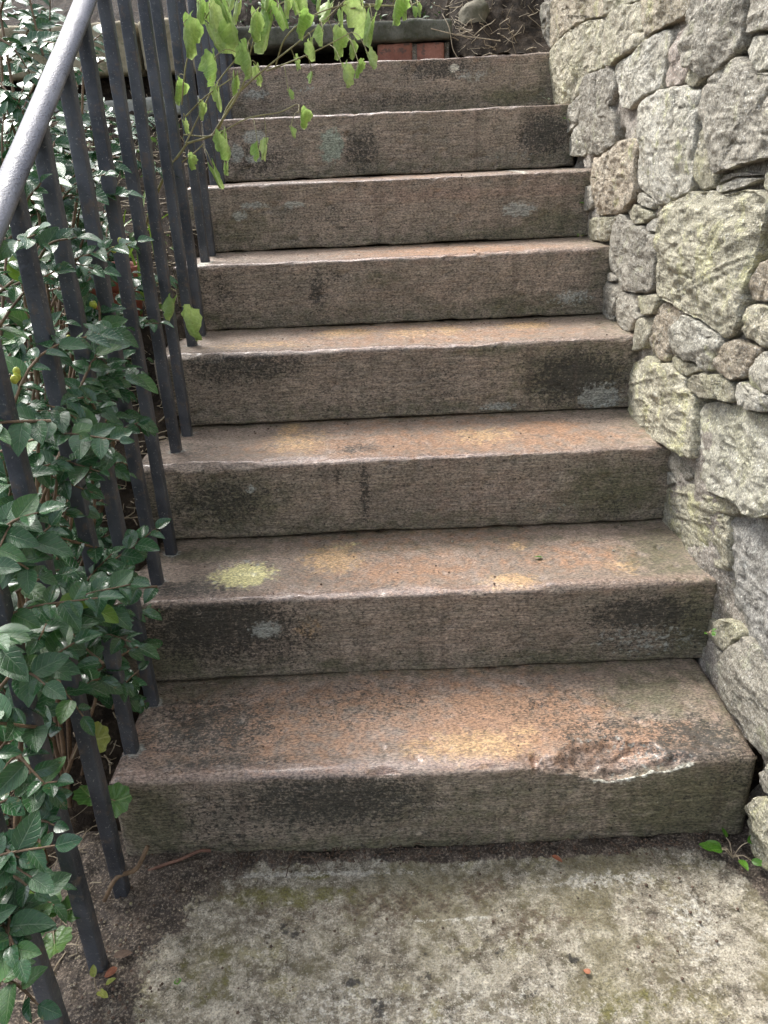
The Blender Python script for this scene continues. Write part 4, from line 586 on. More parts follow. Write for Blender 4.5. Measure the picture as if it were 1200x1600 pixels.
    V=np.stack([X,Y,Z],-1).reshape(-1,3); k=len(pr); F=grid_faces(nx,k)
    # ends: centre vertex fans, and a plain back
    V=np.vstack([V,[(x0,y0+.1,z0+.05),(x1,y0+.1,z0+.05)]]); c0=nx*k; c1=c0+1; FL=F.tolist()
    for j in range(k): 
        FL.append([c0,j,(j+1)%k]); FL.append([c1,(nx-1)*k+(j+1)%k,(nx-1)*k+j])
    at={a:np.append(v.ravel(),[0,0]) for a,v in at.items()}; at['dark'][-2:]=.4; at['moss'][-2:]=.6
    o=mesh_obj('step',V,FL,MS,None,attrs=at); o.parent=stairs; o.matrix_parent_inverse=Matrix.Translation((-.05,0,0))
    return o
kc=[]
for i in range(8): kc+=[(DY[i]+.045,(DZ[i]-.02) if i else -.02),(DY[i]+.045,DZ[i+1]-.022)]
kc+=[(2.5,DZ[8]-.022),(2.5,-.02)]
V=[(x,y,z) for x in (-.49,.64) for y,z in kc]; n=len(kc)
o=mesh_obj('leak_block_core',np.array(V),[[j,(j+1)%n,n+(j+1)%n,n+j] for j in range(n)]+[list(range(n)),list(range(2*n-1,n-1,-1))],MSOIL,None,smooth=False); o.parent=stairs; o.matrix_parent_inverse=Matrix.Translation((-.05,0,0))  # unseen fill added to stop sky light leaking through the step joints
SL=['lowest step, deep tread with a broken flake in the nosing at its right','second step, with a round yellow lichen patch on its left']
for i in range(8):
    o=make_step(i)
    if i<2: o['label']=SL[i]
# ---------------- rubble wall ----------------
XW=.588
wall=empty('rubble_wall',(XW,.5,0),'rough rubble stone wall with lichen and crumbling mortar along the right of the steps','wall')
def poly_area(P): x,y=P[:,0],P[:,1]; return .5*np.sum(x*np.roll(y,-1)-np.roll(x,-1)*y)
def prep(poly,seed,n=0):
    P=np.array(poly,float)
    if poly_area(P)<0: P=P[::-1]
    Q=np.roll(P,-1,0); P=np.stack([P*.9+Q*.1,P*.1+Q*.9],1).reshape(-1,2)
    d=np.linalg.norm(np.roll(P,-1,0)-P,axis=1); L=np.concatenate([[0],np.cumsum(d)]); m=n or int(np.clip(L[-1]/.0042,44,230))
    t=np.linspace(0,L[-1],m,endpoint=False); Pc=np.vstack([P,P[:1]]); return np.stack([np.interp(t,L,Pc[:,0]),np.interp(t,L,Pc[:,1])],1)
def make_stone(B,off,kind,seed,n=0,depth=.09):
    m=len(B); A=abs(poly_area(B)); size=math.sqrt(A)
    x,y=B[:,0],B[:,1]; cr=x*np.roll(y,-1)-np.roll(x,-1)*y; cen=np.array([np.sum((x+np.roll(x,-1))*cr),np.sum((y+np.roll(y,-1))*cr)])/(6*poly_area(B))
    B=B+ (B-cen)/np.linalg.norm(B-cen,axis=1)[:,None]*(fbm(np.stack([B[:,0]*45,B[:,1]*45,B[:,0]*0+seed],-1),3,seed)*.0022)[:,None]
    nr=int(np.clip(size/2/.0042,9,40)) if not n else 7
    ts=np.concatenate([[.97,1.0,1.0],1-(np.linspace(0,1,nr)[1:]**1.35)])
    R=B[None]*ts[:,None,None]+cen*(1-ts)[:,None,None]
    tt=ts[:,None]*np.ones((1,m)); P3=np.stack([R[...,0],R[...,1],np.full(tt.shape,seed*3.1)],-1)
    g=np.random.default_rng(seed); off=off*.45; fz=min(1,size/.09)
    Wp=P3+np.stack([fbm(P3*20,3,seed+40),fbm(P3*20,3,seed+41),tt*0],-1)*.008
    D=np.full(tt.shape,.005)
    for _ in range(7):
        an=g.uniform(0,6.283); sl=g.uniform(.08,.42); o_=sl*size*g.uniform(.12,.42)
        D=np.minimum(D,.005+o_-sl*((Wp[...,0]-cen[0])*math.cos(an)*.6+(Wp[...,1]-cen[1])*math.sin(an)))
    D=np.maximum(D,-.006)*fz
    rdg=1-np.abs(fbm(P3*np.array([13,26,1]),4,seed+1,.6))
    D=off+D+((rdg-.75)*.0052+fbm(P3*np.array([26,40,1]),4,seed+2,.6)*.0017)*fz*sstep(1.0,.96,tt)+fbm(P3*120,2,seed+4)*.0009
    ck=np.abs(vnoise(np.stack([Wp[...,0]*8,Wp[...,1]*13,tt*0+seed],-1),seed+9)); D-=.005*fz*np.exp(-(ck/.05)**2)*(vnoise(P3*6,seed+11)>0)
    if kind in 'Y': D+= (np.abs(vnoise(np.stack([R[...,0]*4+R[...,1]*6,R[...,1]*75+R[...,0]*25,tt*0],-1),seed+6))-.4)*-.004
    D=D-np.where(tt>.999,.0045,0)-.0015*sstep(.93,1,tt)
    D[0]=-depth; D[1]=D[2]-.010
    V=np.stack([XW-D,R[...,0],R[...,1]],-1)
    k=len(ts); Vf=V.transpose(1,0,2).reshape(-1,3); F=grid_faces(m,k,True)
    return mesh_obj('stone',Vf,F,K[kind],None,smooth=True)
def setp(o,p): o.parent=p; o.matrix_parent_inverse=Matrix.Translation(-Vector(p.location)); return o
cents=[np.array(pl) for pl,_,_ in STONES]; BB=[prep(pl,i) for i,(pl,_,_) in enumerate(STONES)]; B0=[b.copy() for b in BB]
for i,b in enumerate(BB):
    oth=np.concatenate([q[::2] for j,q in enumerate(B0) if j!=i]); T_=np.roll(b,-1,0)-np.roll(b,1,0); N_=np.stack([T_[:,1],-T_[:,0]],1); N_/=np.linalg.norm(N_,axis=1)[:,None]+1e-9
    dmin=np.array([np.sqrt(((oth-p)**2).sum(1).min()) for p in b]); gr=np.clip((dmin-.0055)*.5,-.001,.011)
    for _ in range(4): gr=np.minimum(gr,(np.roll(gr,1)+gr+np.roll(gr,-1))/3+.0004)
    BB[i]=b+N_*gr[:,None]
for i,(pl,off,k) in enumerate(STONES): setp(make_stone(BB[i],off,k,i*7+3),wall)
def inpoly(p,P):
    x,y=p; c=False; j=len(P)-1
    for i in range(len(P)):
        if (P[i][1]>y)!=(P[j][1]>y) and x<(P[j][0]-P[i][0])*(y-P[i][1])/(P[j][1]-P[i][1])+P[i][0]: c=not c
        j=i
    return c
# courses outside the photograph's view
z=-.03; row=0
while z<2.15:
    hh=random.uniform(.075,.13); y=-1.5+random.uniform(0,.1)
    while y<3.4:
        ww=random.uniform(.11,.24); zb=z+random.uniform(-.008,.008)
        pl=[(y+.006,zb+.006),(y+ww*.5,zb+random.uniform(0,.012)),(y+ww-.006,zb+.006),(y+ww-random.uniform(.004,.02),zb+hh*.5),(y+ww-.01,zb+hh-.008),(y+ww*.5,zb+hh-random.uniform(.004,.012)),(y+.01,zb+hh-.006),(y+random.uniform(.002,.014),zb+hh*.5)]
        test=pl+[(y+ww/2,zb+hh/2)]
        hid=any(inpoly(q,P) for q in test for P in cents) or any(inpoly(q,pl) for P in cents for q in P)
        st_z=0
        for i in range(8):
            if y+ww/2>DY[i]: st_z=DZ[i+1]
        if not hid and not any(inframe((XW,a,b),6) for a,b in test) and zb+hh>st_z-.02:
            sd_=int(y*977+z*7919)%9999+2000; setp(make_stone(prep(pl,sd_,34),random.uniform(-.004,.014),random.choice('ggyypptbP'),sd_,34),wall)
        y+=ww
    z+=hh
ys=np.linspace(-1.5,3.4,900); zs=np.linspace(-.04,2.15,420); Y,Z=np.meshgrid(ys,zs,indexing='ij'); P3=np.stack([Y,Z,Y*0],-1)
D=.6045+.030*sstep(.34,.22,Y)*sstep(.68,.58,Z)*sstep(.20,.28,Z)+fbm(P3*16,4,61,.6)*.0055+np.clip(fbm(P3*9,2,62)-.15,0,.6)*.06+fbm(P3*70,3,64)*.0020
o=mesh_obj('mortar',np.stack([D,Y,Z],-1).reshape(-1,3),grid_faces(len(ys),len(zs)),MMORT,None); setp(o,wall)
bt=mesh_obj('wall_core',np.array([(.66,-1.5,-.05),(1.0,-1.5,-.05),(1.0,3.4,-.05),(.66,3.4,-.05),(.66,-1.5,2.15),(1.0,-1.5,2.15),(1.0,3.4,2.15),(.66,3.4,2.15)]),np.array([(0,1,5,4),(1,2,6,5),(2,3,7,6),(3,0,4,7),(4,5,6,7)]),MMORT,None,smooth=False); setp(bt,wall)
# ---------------- ledge beyond the left bed, slab and bricks above the top step ----------------
def slab(name,parent,x0,x1,y0,y1,z0,z1,mat,seed,rnd=.008,amp=.004):
    n=[max(6,int((x1-x0)/.012)),max(5,int((y1-y0)/.015)),max(5,int((z1-z0)/.008))]
    n=[min(q,90) for q in n]
    V=[];F=[];idx={}
    lin=[np.linspace(a,b,q) for a,b,q in ((x0,x1,n[0]),(y0,y1,n[1]),(z0,z1,n[2]))]
    def vid(i,j,k):
        if (i,j,k) not in idx: idx[(i,j,k)]=len(V); V.append((lin[0][i],lin[1][j],lin[2][k]))
        return idx[(i,j,k)]
    a,b,c=n
    for i in range(a-1):
        for j in range(b-1): F.append((vid(i,j,c-1),vid(i+1,j,c-1),vid(i+1,j+1,c-1),vid(i,j+1,c-1))); F.append((vid(i,j,0),vid(i,j+1,0),vid(i+1,j+1,0),vid(i+1,j,0)))
        for k in range(c-1): F.append((vid(i,0,k),vid(i+1,0,k),vid(i+1,0,k+1),vid(i,0,k+1))); F.append((vid(i,b-1,k),vid(i,b-1,k+1),vid(i+1,b-1,k+1),vid(i+1,b-1,k)))
    for j in range(b-1):
        for k in range(c-1): F.append((vid(0,j,k),vid(0,j,k+1),vid(0,j+1,k+1),vid(0,j+1,k))); F.append((vid(a-1,j,k),vid(a-1,j+1,k),vid(a-1,j+1,k+1),vid(a-1,j,k+1)))
    V=np.array(V); ce=np.array([(x0+x1)/2,(y0+y1)/2,(z0+z1)/2]); hf=np.array([(x1-x0)/2,(y1-y0)/2,(z1-z0)/2]); Q=(V-ce)
    inner=np.clip(Q,-(hf-rnd),hf-rnd); dv=Q-inner; ln=np.linalg.norm(dv,axis=1,keepdims=True); Q=np.where(ln>1e-9,inner+dv/np.maximum(ln,1e-9)*rnd,Q)
    nrm=Q/hf; nrm=nrm**7; nrm/=np.linalg.norm(nrm,axis=1,keepdims=True)+1e-9
    Vw=Q+ce; Vw=Vw+nrm*(fbm(Vw*14,4,seed)*amp+fbm(Vw*60,2,seed+2)*amp*.25)[:,None]
    o=mesh_obj(name,Vw,np.array(F),mat,None); 
    if parent is not None: setp(o,parent)
    return o
led=empty('stone_ledge',(-1.2,2.0,1.2),'low ledge of tan flat stones beyond the shrub behind the railing','ledge')
MTS=mat_simple('mossy_tan_stone',(.24,.20,.12),(.36,.31,.21),14,.8,.004,.4,(.12,.13,.06),.6)
MTS2=mat_simple('mossy_grey_slab',(.27,.27,.22),(.40,.40,.36),14,.8,.004,.4,(.16,.17,.1),.5)
x=-2.1
for i,w in enumerate((.52,.40,.44,.26)):
    slab('stone',led,x,x+w-.012,1.90,2.15,1.402,1.548,MTS,300+i,.012,.006); x+=w
x=-2.0
for i,w in enumerate((.46,.5,.30,.24)):
    slab('stone',led,x,x+w-.01,1.84,2.15,1.272,1.325,MTS2,320+i,.010,.006); x+=w
slab('stone',led,-2.1,-.57,2.0,2.15,1.1,1.40,MSOIL,340,.01,.004)['label']='dark soil-coloured slab added to darken the gap between the ledge stones'  # no separate stone: dark recessed filler gives the shaded gap its colour
cop=slab('coping_slab',None,-.50,.272,2.04,2.34,1.474,1.535,mat_simple('mossy_dark_slab',(.075,.078,.055),(.15,.15,.12),18,.8,.005,.4,(.05,.06,.025),.6),350,.010,.005)
cop['label']='dark mossy stone slab laid over bricks behind the top step'; cop['category']='stone slab'
bw=empty('brick_footing',(.15,2.1,1.40),'two short red bricks under the dark slab behind the top step','brickwork')
slab('brick',bw,.022,.140,2.062,2.17,1.405,1.470,MBRICK,360,.006,.002); slab('brick',bw,.154,.250,2.060,2.17,1.405,1.468,MBRICK,364,.006,.002)
slab('mortar',bw,.13,.165,2.07,2.16,1.405,1.466,MMORT,368,.003,.002); slab('mortar',bw,.25,.268,2.075,2.16,1.405,1.468,MMORT,369,.003,.002)
rk=slab('rock',None,.31,.42,2.12,2.26,1.46,1.60,mat_simple('mossy_rock',(.10,.095,.06),(.20,.18,.13),14,.85,.006),372,.045,.012); rk['label']='rounded mossy rock half sunk in the soil bank above the top step'; rk['category']='rock'
# ---------------- railing ----------------
rail=empty('iron_railing',(-.475,0,0),'black iron railing with square bars and worn grey handrail left of the steps','railing')
def rz(y): return 1.057+.60*y
bars=[(-1.0,0),(-.87,0),(-.74,0),(-.61,0),(-.478,0),(-.343,0),(-.208,0),(-.079,0)]
offs=[(.08,.213),(.087,.212),(.10,.221),(.112,.227),(.112,.22),(.10,.215),(.09,.21),(.09,.21)]
for i in range(8):
    for a in offs[i]: bars.append((DY[i]+a,DZ[i+1]))
bm=None
def bar_mesh(h,w,seed):
    n=max(20,int(h/.02)); c=[(-1,-1),(-.78,-1.0),(0,-1.03),(.78,-1),(1,-1),(1,-.78),(1.03,0),(1,.78),(1,1),(.78,1),(0,1.03),(-.78,1),(-1,1),(-1,.78),(-1.03,0),(-1,-.78)]
    c=np.array(c)*w/2; c[[0,4,8,12]]*=.93
    zz=np.linspace(0,h,n); V=np.zeros((len(c),n,3)); V[...,0]=c[:,0:1]; V[...,1]=c[:,1:2]; V[...,2]=zz
    nrm=c/np.linalg.norm(c,axis=1,keepdims=True); P=V.copy(); P[...,2]*=1; d=fbm(np.stack([P[...,0]*80+seed,P[...,1]*80,P[...,2]*30],-1),3,seed)*.0006
    V[...,:2]+=nrm[:,None,:]*d[...,None]; V[...,0]+=vnoise(np.stack([zz*2.5,zz*0+seed,zz*0],-1),seed)*.0022; V[...,1]+=vnoise(np.stack([zz*2.5,zz*0+seed,zz*0+5],-1),seed)*.0022
    return V.reshape(-1,3),grid_faces(len(c),n,True)
for k,(y,z) in enumerate(bars):
    h=rz(y)-z+.012; V,F=bar_mesh(h,.0225,k+5); V=V+np.array([-.475,y,z-.012]); setp(mesh_obj('baluster',V,F,MIRON,None),rail)
# handrail: flat-bottomed convex bar following the slope
ys=np.linspace(-1.15,2.25,240); sec=[(-.021,-.004),(-.0215,.003),(-.018,.009),(-.010,.0135),(0,.015),(.010,.0135),(.018,.009),(.0215,.003),(.021,-.004),(.012,-.006),(0,-.006),(-.012,-.006)]
V=np.zeros((len(sec),len(ys),3))
for a,(sx,sz) in enumerate(sec):
    d=.84+.02*vnoise(np.stack([ys*20,ys*0+a,ys*0],-1),77); V[a,:,0]=-.475+sx*d+.0015*vnoise(np.stack([ys*3,ys*0,ys*0],-1),78); V[a,:,1]=ys-sz*.51*d; V[a,:,2]=rz(ys)+sz*.86*d+.006+.002*vnoise(np.stack([ys*2.5,ys*0+2,ys*0],-1),79)
setp(mesh_obj('handrail',V.reshape(-1,3),grid_faces(len(sec),len(ys),True),MRAIL,None,label='worn grey rounded handrail'),rail)
# ---------------- pots ----------------
def pot(loc,r,h,label):
    pr=[(0,0),(r*.66,0),(r*.70,.004),(r*.92,h*.74),(r*.93,h*.75),(r*1.0,h*.76),(r*1.04,h*.80),(r*1.06,h*.98),(r*1.04,h),(r*.95,h),(r*.92,h*.96),(r*.86,h*.86),(0,h*.85)]
    n=40; V=[];F=[]
    for q in range(n):
        t=2*math.pi*q/n
        for a,b in pr: V.append((a*math.cos(t),a*math.sin(t),b))
    o=empty('terracotta_pot',loc,label,'plant pot','terracotta pots in the bed')
    k=len(pr); F=grid_faces(n,k,True); b=mesh_obj('body',np.array(V),F,MTERRA,o)
    s=[(0,0,h*.9)]+[(r*.9*math.cos(2*math.pi*q/20),r*.9*math.sin(2*math.pi*q/20),h*.88) for q in range(20)]
    mesh_obj('soil_fill',np.array(s)+rng.normal(0,.002,(21,3)),[(0,1+q,1+(q+1)%20) for q in range(20)],MSOIL,o)
    return o
pot((-.70,1.04,.685),.098,.215,'terracotta plant pot standing on the soil behind the middle railing bars')
# ---------------- leaves ----------------
def leaf_mesh(L,Wd,fold,curl,nu=8,nv=4,tip=1.0,wav=.0):
    V=[];uv=[]
    for i in range(nu+1):
        t=i/nu; w=Wd*.54*(math.sin(math.pi*t**.78)**.72)*(1 if t<.97 else .3)
        if i in(0,nu): w=Wd*.015
        for j in range(-nv//2,nv//2+1):
            s=j/(nv/2); x=s*w; y=L*t; z=abs(x)*fold-curl*L*t*t+wav*L*math.sin(t*9+s*2)*abs(s)
            V.append((x,y,z)); uv.append((.5+s*.5,t))
    F=[]; k=nv+1
    for i in range(nu):
        for j in range(nv): F.append((i*k+j,i*k+j+1,(i+1)*k+j+1,(i+1)*k+j))
    return np.array(V),np.array(F),np.array(uv)
LM=[leaf_mesh(1,.54+.08*random.random(),random.uniform(.1,.55),random.uniform(-.05,.35),wav=random.uniform(0,.02)) for _ in range(8)]
def mk_leafmesh(name,v,mat):
    o=mesh_obj(name,v[0],v[1],mat,None,uv=v[2]); m=o.data; bpy.data.objects.remove(o); return m
LMM=[mk_leafmesh('leaf',v,MLEAF) for v in LM]; MLEAF2=mat_leaf('mid_green_leaf',(.035,.13,.03),(.11,.25,.06),(.32,.45,.22),.27,.15); LM2=[mk_leafmesh('leaf',v,MLEAF2) for v in LM[3:6]]; LMY=[mk_leafmesh('leaf_young',v,MLEAFY) for v in LM[:3]]
def frame(pos,d,up,s):
    d=d/np.linalg.norm(d); x=np.cross(d,up); x/=np.linalg.norm(x)+1e-9; n=np.cross(x,d)
    m=np.eye(4); m[:3,0]=x*s; m[:3,1]=d*s; m[:3,2]=n*s; m[:3,3]=pos; return m
shrub=empty('shrub',(-.65,.1,0),'glossy dark green leafy shrub growing up through the black railing','shrub')
IV=Matrix.Translation(-Vector(shrub.location))
leaves=[]; tw=Bag(); bigs=Bag()
def sprig(a,b,idx):
    a=np.array(a);b=np.array(b); L=np.linalg.norm(b-a); mid=(a+b)/2+np.array([0,0,.12*L])+rng.normal(0,.04*L,3)
    pts=smooth_path([a,mid,b],5); V,F=tube(pts,np.linspace(.0026,.0011,len(pts)),5); tw.add(V,F)
    n=max(4,int(L/.0140)); P=np.array(pts); s=np.concatenate([[0],np.cumsum(np.linalg.norm(np.diff(P,axis=0),axis=1))]); tot=s[-1]
    for k in range(n+1):
        t=(k+.2)/(n+.2)*tot; pos=np.array([np.interp(t,s,P[:,c]) for c in range(3)]); pos2=np.array([np.interp(min(t+.01,tot),s,P[:,c]) for c in range(3)]); pos1=np.array([np.interp(max(t-.01,0),s,P[:,c]) for c in range(3)])
        T=pos2-pos1; T/=np.linalg.norm(T)+1e-9
        side=np.cross(T,np.array([.25,-.35,1.])); side/=np.linalg.norm(side)+1e-9; sg=1 if k%2 else -1
        if k==n: d=T+rng.normal(0,.15,3)
        else: d=T*rng.uniform(.35,.75)+side*sg*rng.uniform(.7,1.1)+rng.normal(0,.18,3)
        up=np.array([.22,-.38,.9])+rng.normal(0,.28,3); sz=rng.uniform(.025,.046)*(1.12 if a[0]>-.5 else 1)*(.72 if k>=n-1 else 1)
        leaves.append((frame(pos,d,up,sz),rng.random()<.06 or (k==n and rng.random()<.12)))
        if k<n and rng.random()<.35: leaves.append((frame(pos,T*.3-side*sg+rng.normal(0,.3,3),up,sz*.8),False))
for i,s in enumerate(SPRIGS): sprig(s[:3],s[3:],i)
# woody stems from the soil up to the sprig bases
roots=[(-.62,-.42),(-.66,-.2),(-.68,.0),(-.64,.15),(-.7,.3),(-.66,.5),(-.78,.1),(-.8,.45),(-.72,.7)]
for i,s in enumerate(SPRIGS):
    if i%7 and i>NTR: continue
    if s[2]<.5 and i%3: continue
    b=np.array(s[:3]); r=min(roots,key=lambda q:abs(q[1]-b[1]+.15*(b[2]-.4))+random.uniform(0,.2)); r0=np.array([r[0]+random.gauss(0,.02),r[1]+random.gauss(0,.03),float(bed_z(np.array(r[0]),np.array(r[1])))-.02])
    m1=r0+(b-r0)*.4+np.array([random.gauss(-.02,.03),random.gauss(0,.04),.03]); m2=r0+(b-r0)*.75+np.array([random.gauss(-.01,.02),random.gauss(0,.03),.02])
    pts=smooth_path([r0,m1,m2,b],5); V,F=tube(pts,np.linspace(.0045 if i<NTR else .0034,.0022,len(pts)),6); bigs.add(V,F)
o=bigs.obj('branch',MTWIG,None,kind='stuff'); setp(o,shrub); o=tw.obj('twig',MTWIG,None,kind='stuff'); setp(o,shrub)
def score(M_):
    f=inframe(M_[:3,3],30); return (np.linalg.norm(M_[:3,1])/f[2]) if f else 0
leaves.sort(key=lambda q:-score(q[0]))
rest=Bag()
for k,(m,yng) in enumerate(leaves):
    if k<290 or (yng and k<500 and False):
        me=LMY[k%3] if yng else (LM2[k%3] if (k*7919)%10<3 else LMM[k%8])
        o=bpy.data.objects.new('leaf',me); C.objects.link(o); o.parent=shrub; o.matrix_parent_inverse=IV; o.matrix_basis=Matrix(m.tolist())
    else:
        v=LM[k%8]; P=v[0]@m[:3,:3].T+m[:3,3]; rest.add(P,v[1],v[2])
o=rest.obj('foliage',MLEAF,None,kind='stuff'); setp(o,shrub)
# berries
def ball(c,r,el=1.25,n=10):
    V=[];
    for i in range(n+1):
        a=math.pi*i/n
        for j in range(n): b=2*math.pi*j/n; V.append((c[0]+r*math.sin(a)*math.cos(b),c[1]+r*math.sin(a)*math.sin(b),c[2]+r*el*math.cos(a)))
    F=[(i*n+j,(i+1)*n+j,(i+1)*n+(j+1)%n,i*n+(j+1)%n) for i in range(n) for j in range(n)]
    return np.array(V),np.array(F)
for c,nn in (((-.5,.271,.937),4),((-.485,.322,.918),3),((-.47,-.05,.881),4),((-.49,.224,.88),3),((-.5,.6,.9),2),((-.46,.42,1.0),2)):
    for q in range(nn):
        V,F=ball(np.array(c)+rng.normal(0,.007,3),.0048); setp(mesh_obj('berry',V,F,MBERRY,None),shrub)
# ---------------- wilted overhanging plant ----------------
wp=empty('wilted_plant',(-.47,1.03,1.1),'drooping plant with limp bright green lobed leaves hanging over the top steps','plant')
sb=Bag()
for i,s in enumerate(WSTEM):
    pts=smooth_path([(x,y+.015*math.sin(j*1.7+i),z) for j,(x,y,z) in enumerate(s)],5); V,F=tube(pts,np.linspace(.0030 if i in(0,3) else .0020,.0011,len(pts)),6); sb.add(V,F)
pts=smooth_path([(-.66,1.1,.76),(-.60,1.08,.95),(-.52,1.05,1.09),(-.443,1.03,1.17)],5); sb.add(*tube(pts,np.linspace(.005,.003,len(pts)),6))
pts=smooth_path([(-.66,1.1,.76),(-.6,.95,.86),(-.50,.80,.885),(-.455,.77,.87)],5); sb.add(*tube(pts,np.linspace(.003,.0014,len(pts)),6))
allst=[np.array(p) for s in WSTEM for p in smooth_path(s,6)]
def wilt_leaf(h,seed):
    g=np.random.default_rng(seed); na,nr=26,6; V=[];uv=[]
    fold=g.uniform(1.2,2.9); curl=g.uniform(.2,.9); tw_=g.uniform(-.8,.8)
    for a in range(na+1):
        th=-math.pi*.86+2*math.pi*.86*a/na
        lob=.72+.28*abs(math.cos(th*2.05))**.7; lob*=.62+.38*math.cos(th*.5)**1.2; ser=1+.07*math.sin(th*19+seed)
        for r in range(nr+1):
            q=r/nr; rad=q*lob*(ser if r==nr else 1); x=rad*math.sin(th)*.78; y=rad*math.cos(th)
            cx=x*math.cos(min(abs(x)*fold*1.7,1.35)) ; z=-abs(x)*math.sin(min(abs(x)*fold*1.6+.25,1.3))*1.0
            z+=.075*math.sin(x*13+y*9+seed)*q+.04*math.sin(y*21-x*7)*q; z-=curl*max(0,y-.35)**2*.8
            ang=tw_*y*.7; X_=cx*math.cos(ang)-z*math.sin(ang); Z_=cx*math.sin(ang)+z*math.cos(ang)
            V.append((X_*h,-(y+.18)*h/1.2,Z_*h)); uv.append((.5+x*.9,.1+.8*max(0,y)))
    k=nr+1; F=[(a*k+r,a*k+r+1,(a+1)*k+r+1,(a+1)*k+r) for a in range(na) for r in range(nr)]
    return np.array(V),np.array(F),np.array(uv)
for i,(x,y,z,h) in enumerate(WILT):
    V,F,uv=wilt_leaf(h*.94,i+1)
    a=random.uniform(-1.2,1.2); t=random.uniform(-.45,.45)
    # leaf local: x right, y down its length (negative), z towards viewer; hang vertically
    R=Matrix.Rotation(a,3,'Z')@Matrix.Rotation(t,3,'Y')@Matrix(((1,0,0),(0,0,-1),(0,1,0)))
    V=V@np.array(R).T+np.array([x,y,z]); setp(mesh_obj('leaf',V,F,MWILT,None,uv=uv),wp)
    p=np.array([x,y,z]); q=min(allst,key=lambda s:np.linalg.norm((s-p)*np.array([1,.5,1]))+(.05 if s[2]<z else 0))
    if np.linalg.norm(q-p)<.16: sb.add(*tube(smooth_path([q,(q+p)/2+np.array([0,0,.012]),p,p-np.array([0,0,h*.12])],4),.0009,5))
o=sb.obj('stem',MDRY if False else mat_simple('green_brown_stem',(.20,.17,.08),(.32,.30,.14),30,.6,.001),None); setp(o,wp)
# ---------------- small plants ----------------
def rosette(name,loc,label,n,rad,mat,kind='round',group=None,seed=0,h=.03,dirs=None):
    g=np.random.default_rng(seed); o=empty(name,loc,label,'plant',group); b=Bag()
    for k in range(n):
        a=g.uniform(0,6.28) if dirs is None else dirs[k]; l=rad*g.uniform(.5,1.2); p0=np.array([0,0,0.]); p1=np.array([math.cos(a)*l,math.sin(a)*l,h*g.uniform(.5,1.2)])
        b.add(*tube(smooth_path([p0,(p0+p1)/2+np.array([0,0,h*.4]),p1],4),.0009,5)); d=p1/np.linalg.norm(p1)
        if kind=='round':
            s=rad*g.uniform(.45,.75); V=[(0,0,0)];uv=[(.5,.5)];F=[]
            m=36
            for r in (.5,1.):
                for q in range(m):
                    t=2*math.pi*q/m; rr=r*(1+.07*math.cos(t*9))*(1-.35*math.exp(-((t-math.pi*1.5)/.25)**2)); V.append((rr*math.cos(t),rr*math.sin(t),.12*r*r+.05*math.sin(t*9)*r)); uv.append((.5+.5*rr*math.cos(t),.5+.5*rr*math.sin(t)))
            F=[[0,1+q,1+(q+1)%m] for q in range(m)]+[[1+q,1+m+q,1+m+(q+1)%m,1+(q+1)%m] for q in range(m)]
            up=np.array([.2,-.45,.85])+g.normal(0,.2,3); M_=frame(p1,np.array([d[0],d[1],.1]),up,s); V=np.array(V)@M_[:3,:3].T+M_[:3,3]
        else:
            V,F,uv=leaf_mesh(1,.5,.3,g.uniform(0,.3)); F=F.tolist(); up=np.array([.1,-.4,.9])+g.normal(0,.2,3); M_=frame(p1,np.array([d[0],d[1],.25]),up,rad*g.uniform(.7,1.1)); V=V@M_[:3,:3].T+M_[:3,3]
        mesh_obj('leaf',V,F,mat,o,uv=np.array(uv))
    b.obj('stem',MDRY,o); return o
rosette('ground_plant',(-.50,-.03,.13),'small plant with one round scalloped wet green leaf by the end of the lowest step',2,.04,MROUND,seed=3,h=.05,dirs=[.2,2.5])
rosette('ground_plant',(-.535,-.02,.25),'yellow-green scalloped leaf poking out between the lower bars',1,.036,mat_leaf('yellowing_leaf',(.22,.26,.03),(.35,.36,.05),(.4,.4,.1),.45,.3),seed=4,h=.04,dirs=[.1])
rosette('ground_plant',(-.51,-.235,.10),'clump of dull round green leaves at the foot of the second bar from the bottom',6,.042,MROUND,seed=8,h=.05)
rosette('ground_plant',(-.452,-.275,.03),'tiny yellowing seedling in the dirt at the bottom left beside the bars',4,.018,mat_leaf('pale_leaf',(.26,.32,.05),(.4,.42,.08),(.45,.45,.15),.45,.3),kind='l',seed=9,h=.03)
rosette('weed',(.556,-.055,.012),'fresh green weed sprouting at the right corner where path meets wall',7,.026,MWEED,kind='l',seed=12,h=.022)
rosette('weed',(.575,1.885,1.25),'pale little sprout at the right end of the seventh tread',5,.016,mat_leaf('pale_sprout',(.4,.45,.3),(.5,.55,.4),(.6,.6,.5),.5,.3),kind='l',seed=13,h=.02)
rosette('weed',(.592,1.62,1.19),'green sprout growing from a wall joint beside the sixth riser',5,.014,MWEED,kind='l',seed=14,h=.012)
rosette('weed',(.60,1.365,.965),'tiny fern tuft in the wall joint beside the sixth step',5,.013,MWEED,kind='l',seed=15,h=.012)
rosette('weed',(.578,1.345,.888),'yellowish moss tuft in the corner of the fifth tread',6,.010,MLEAFY,kind='l',seed=16,h=.006)
rosette('weed',(.572,.19,.30),'tiny green sprig between two wall stones above the lowest tread',4,.010,MWEED,kind='l',seed=17,h=.008)
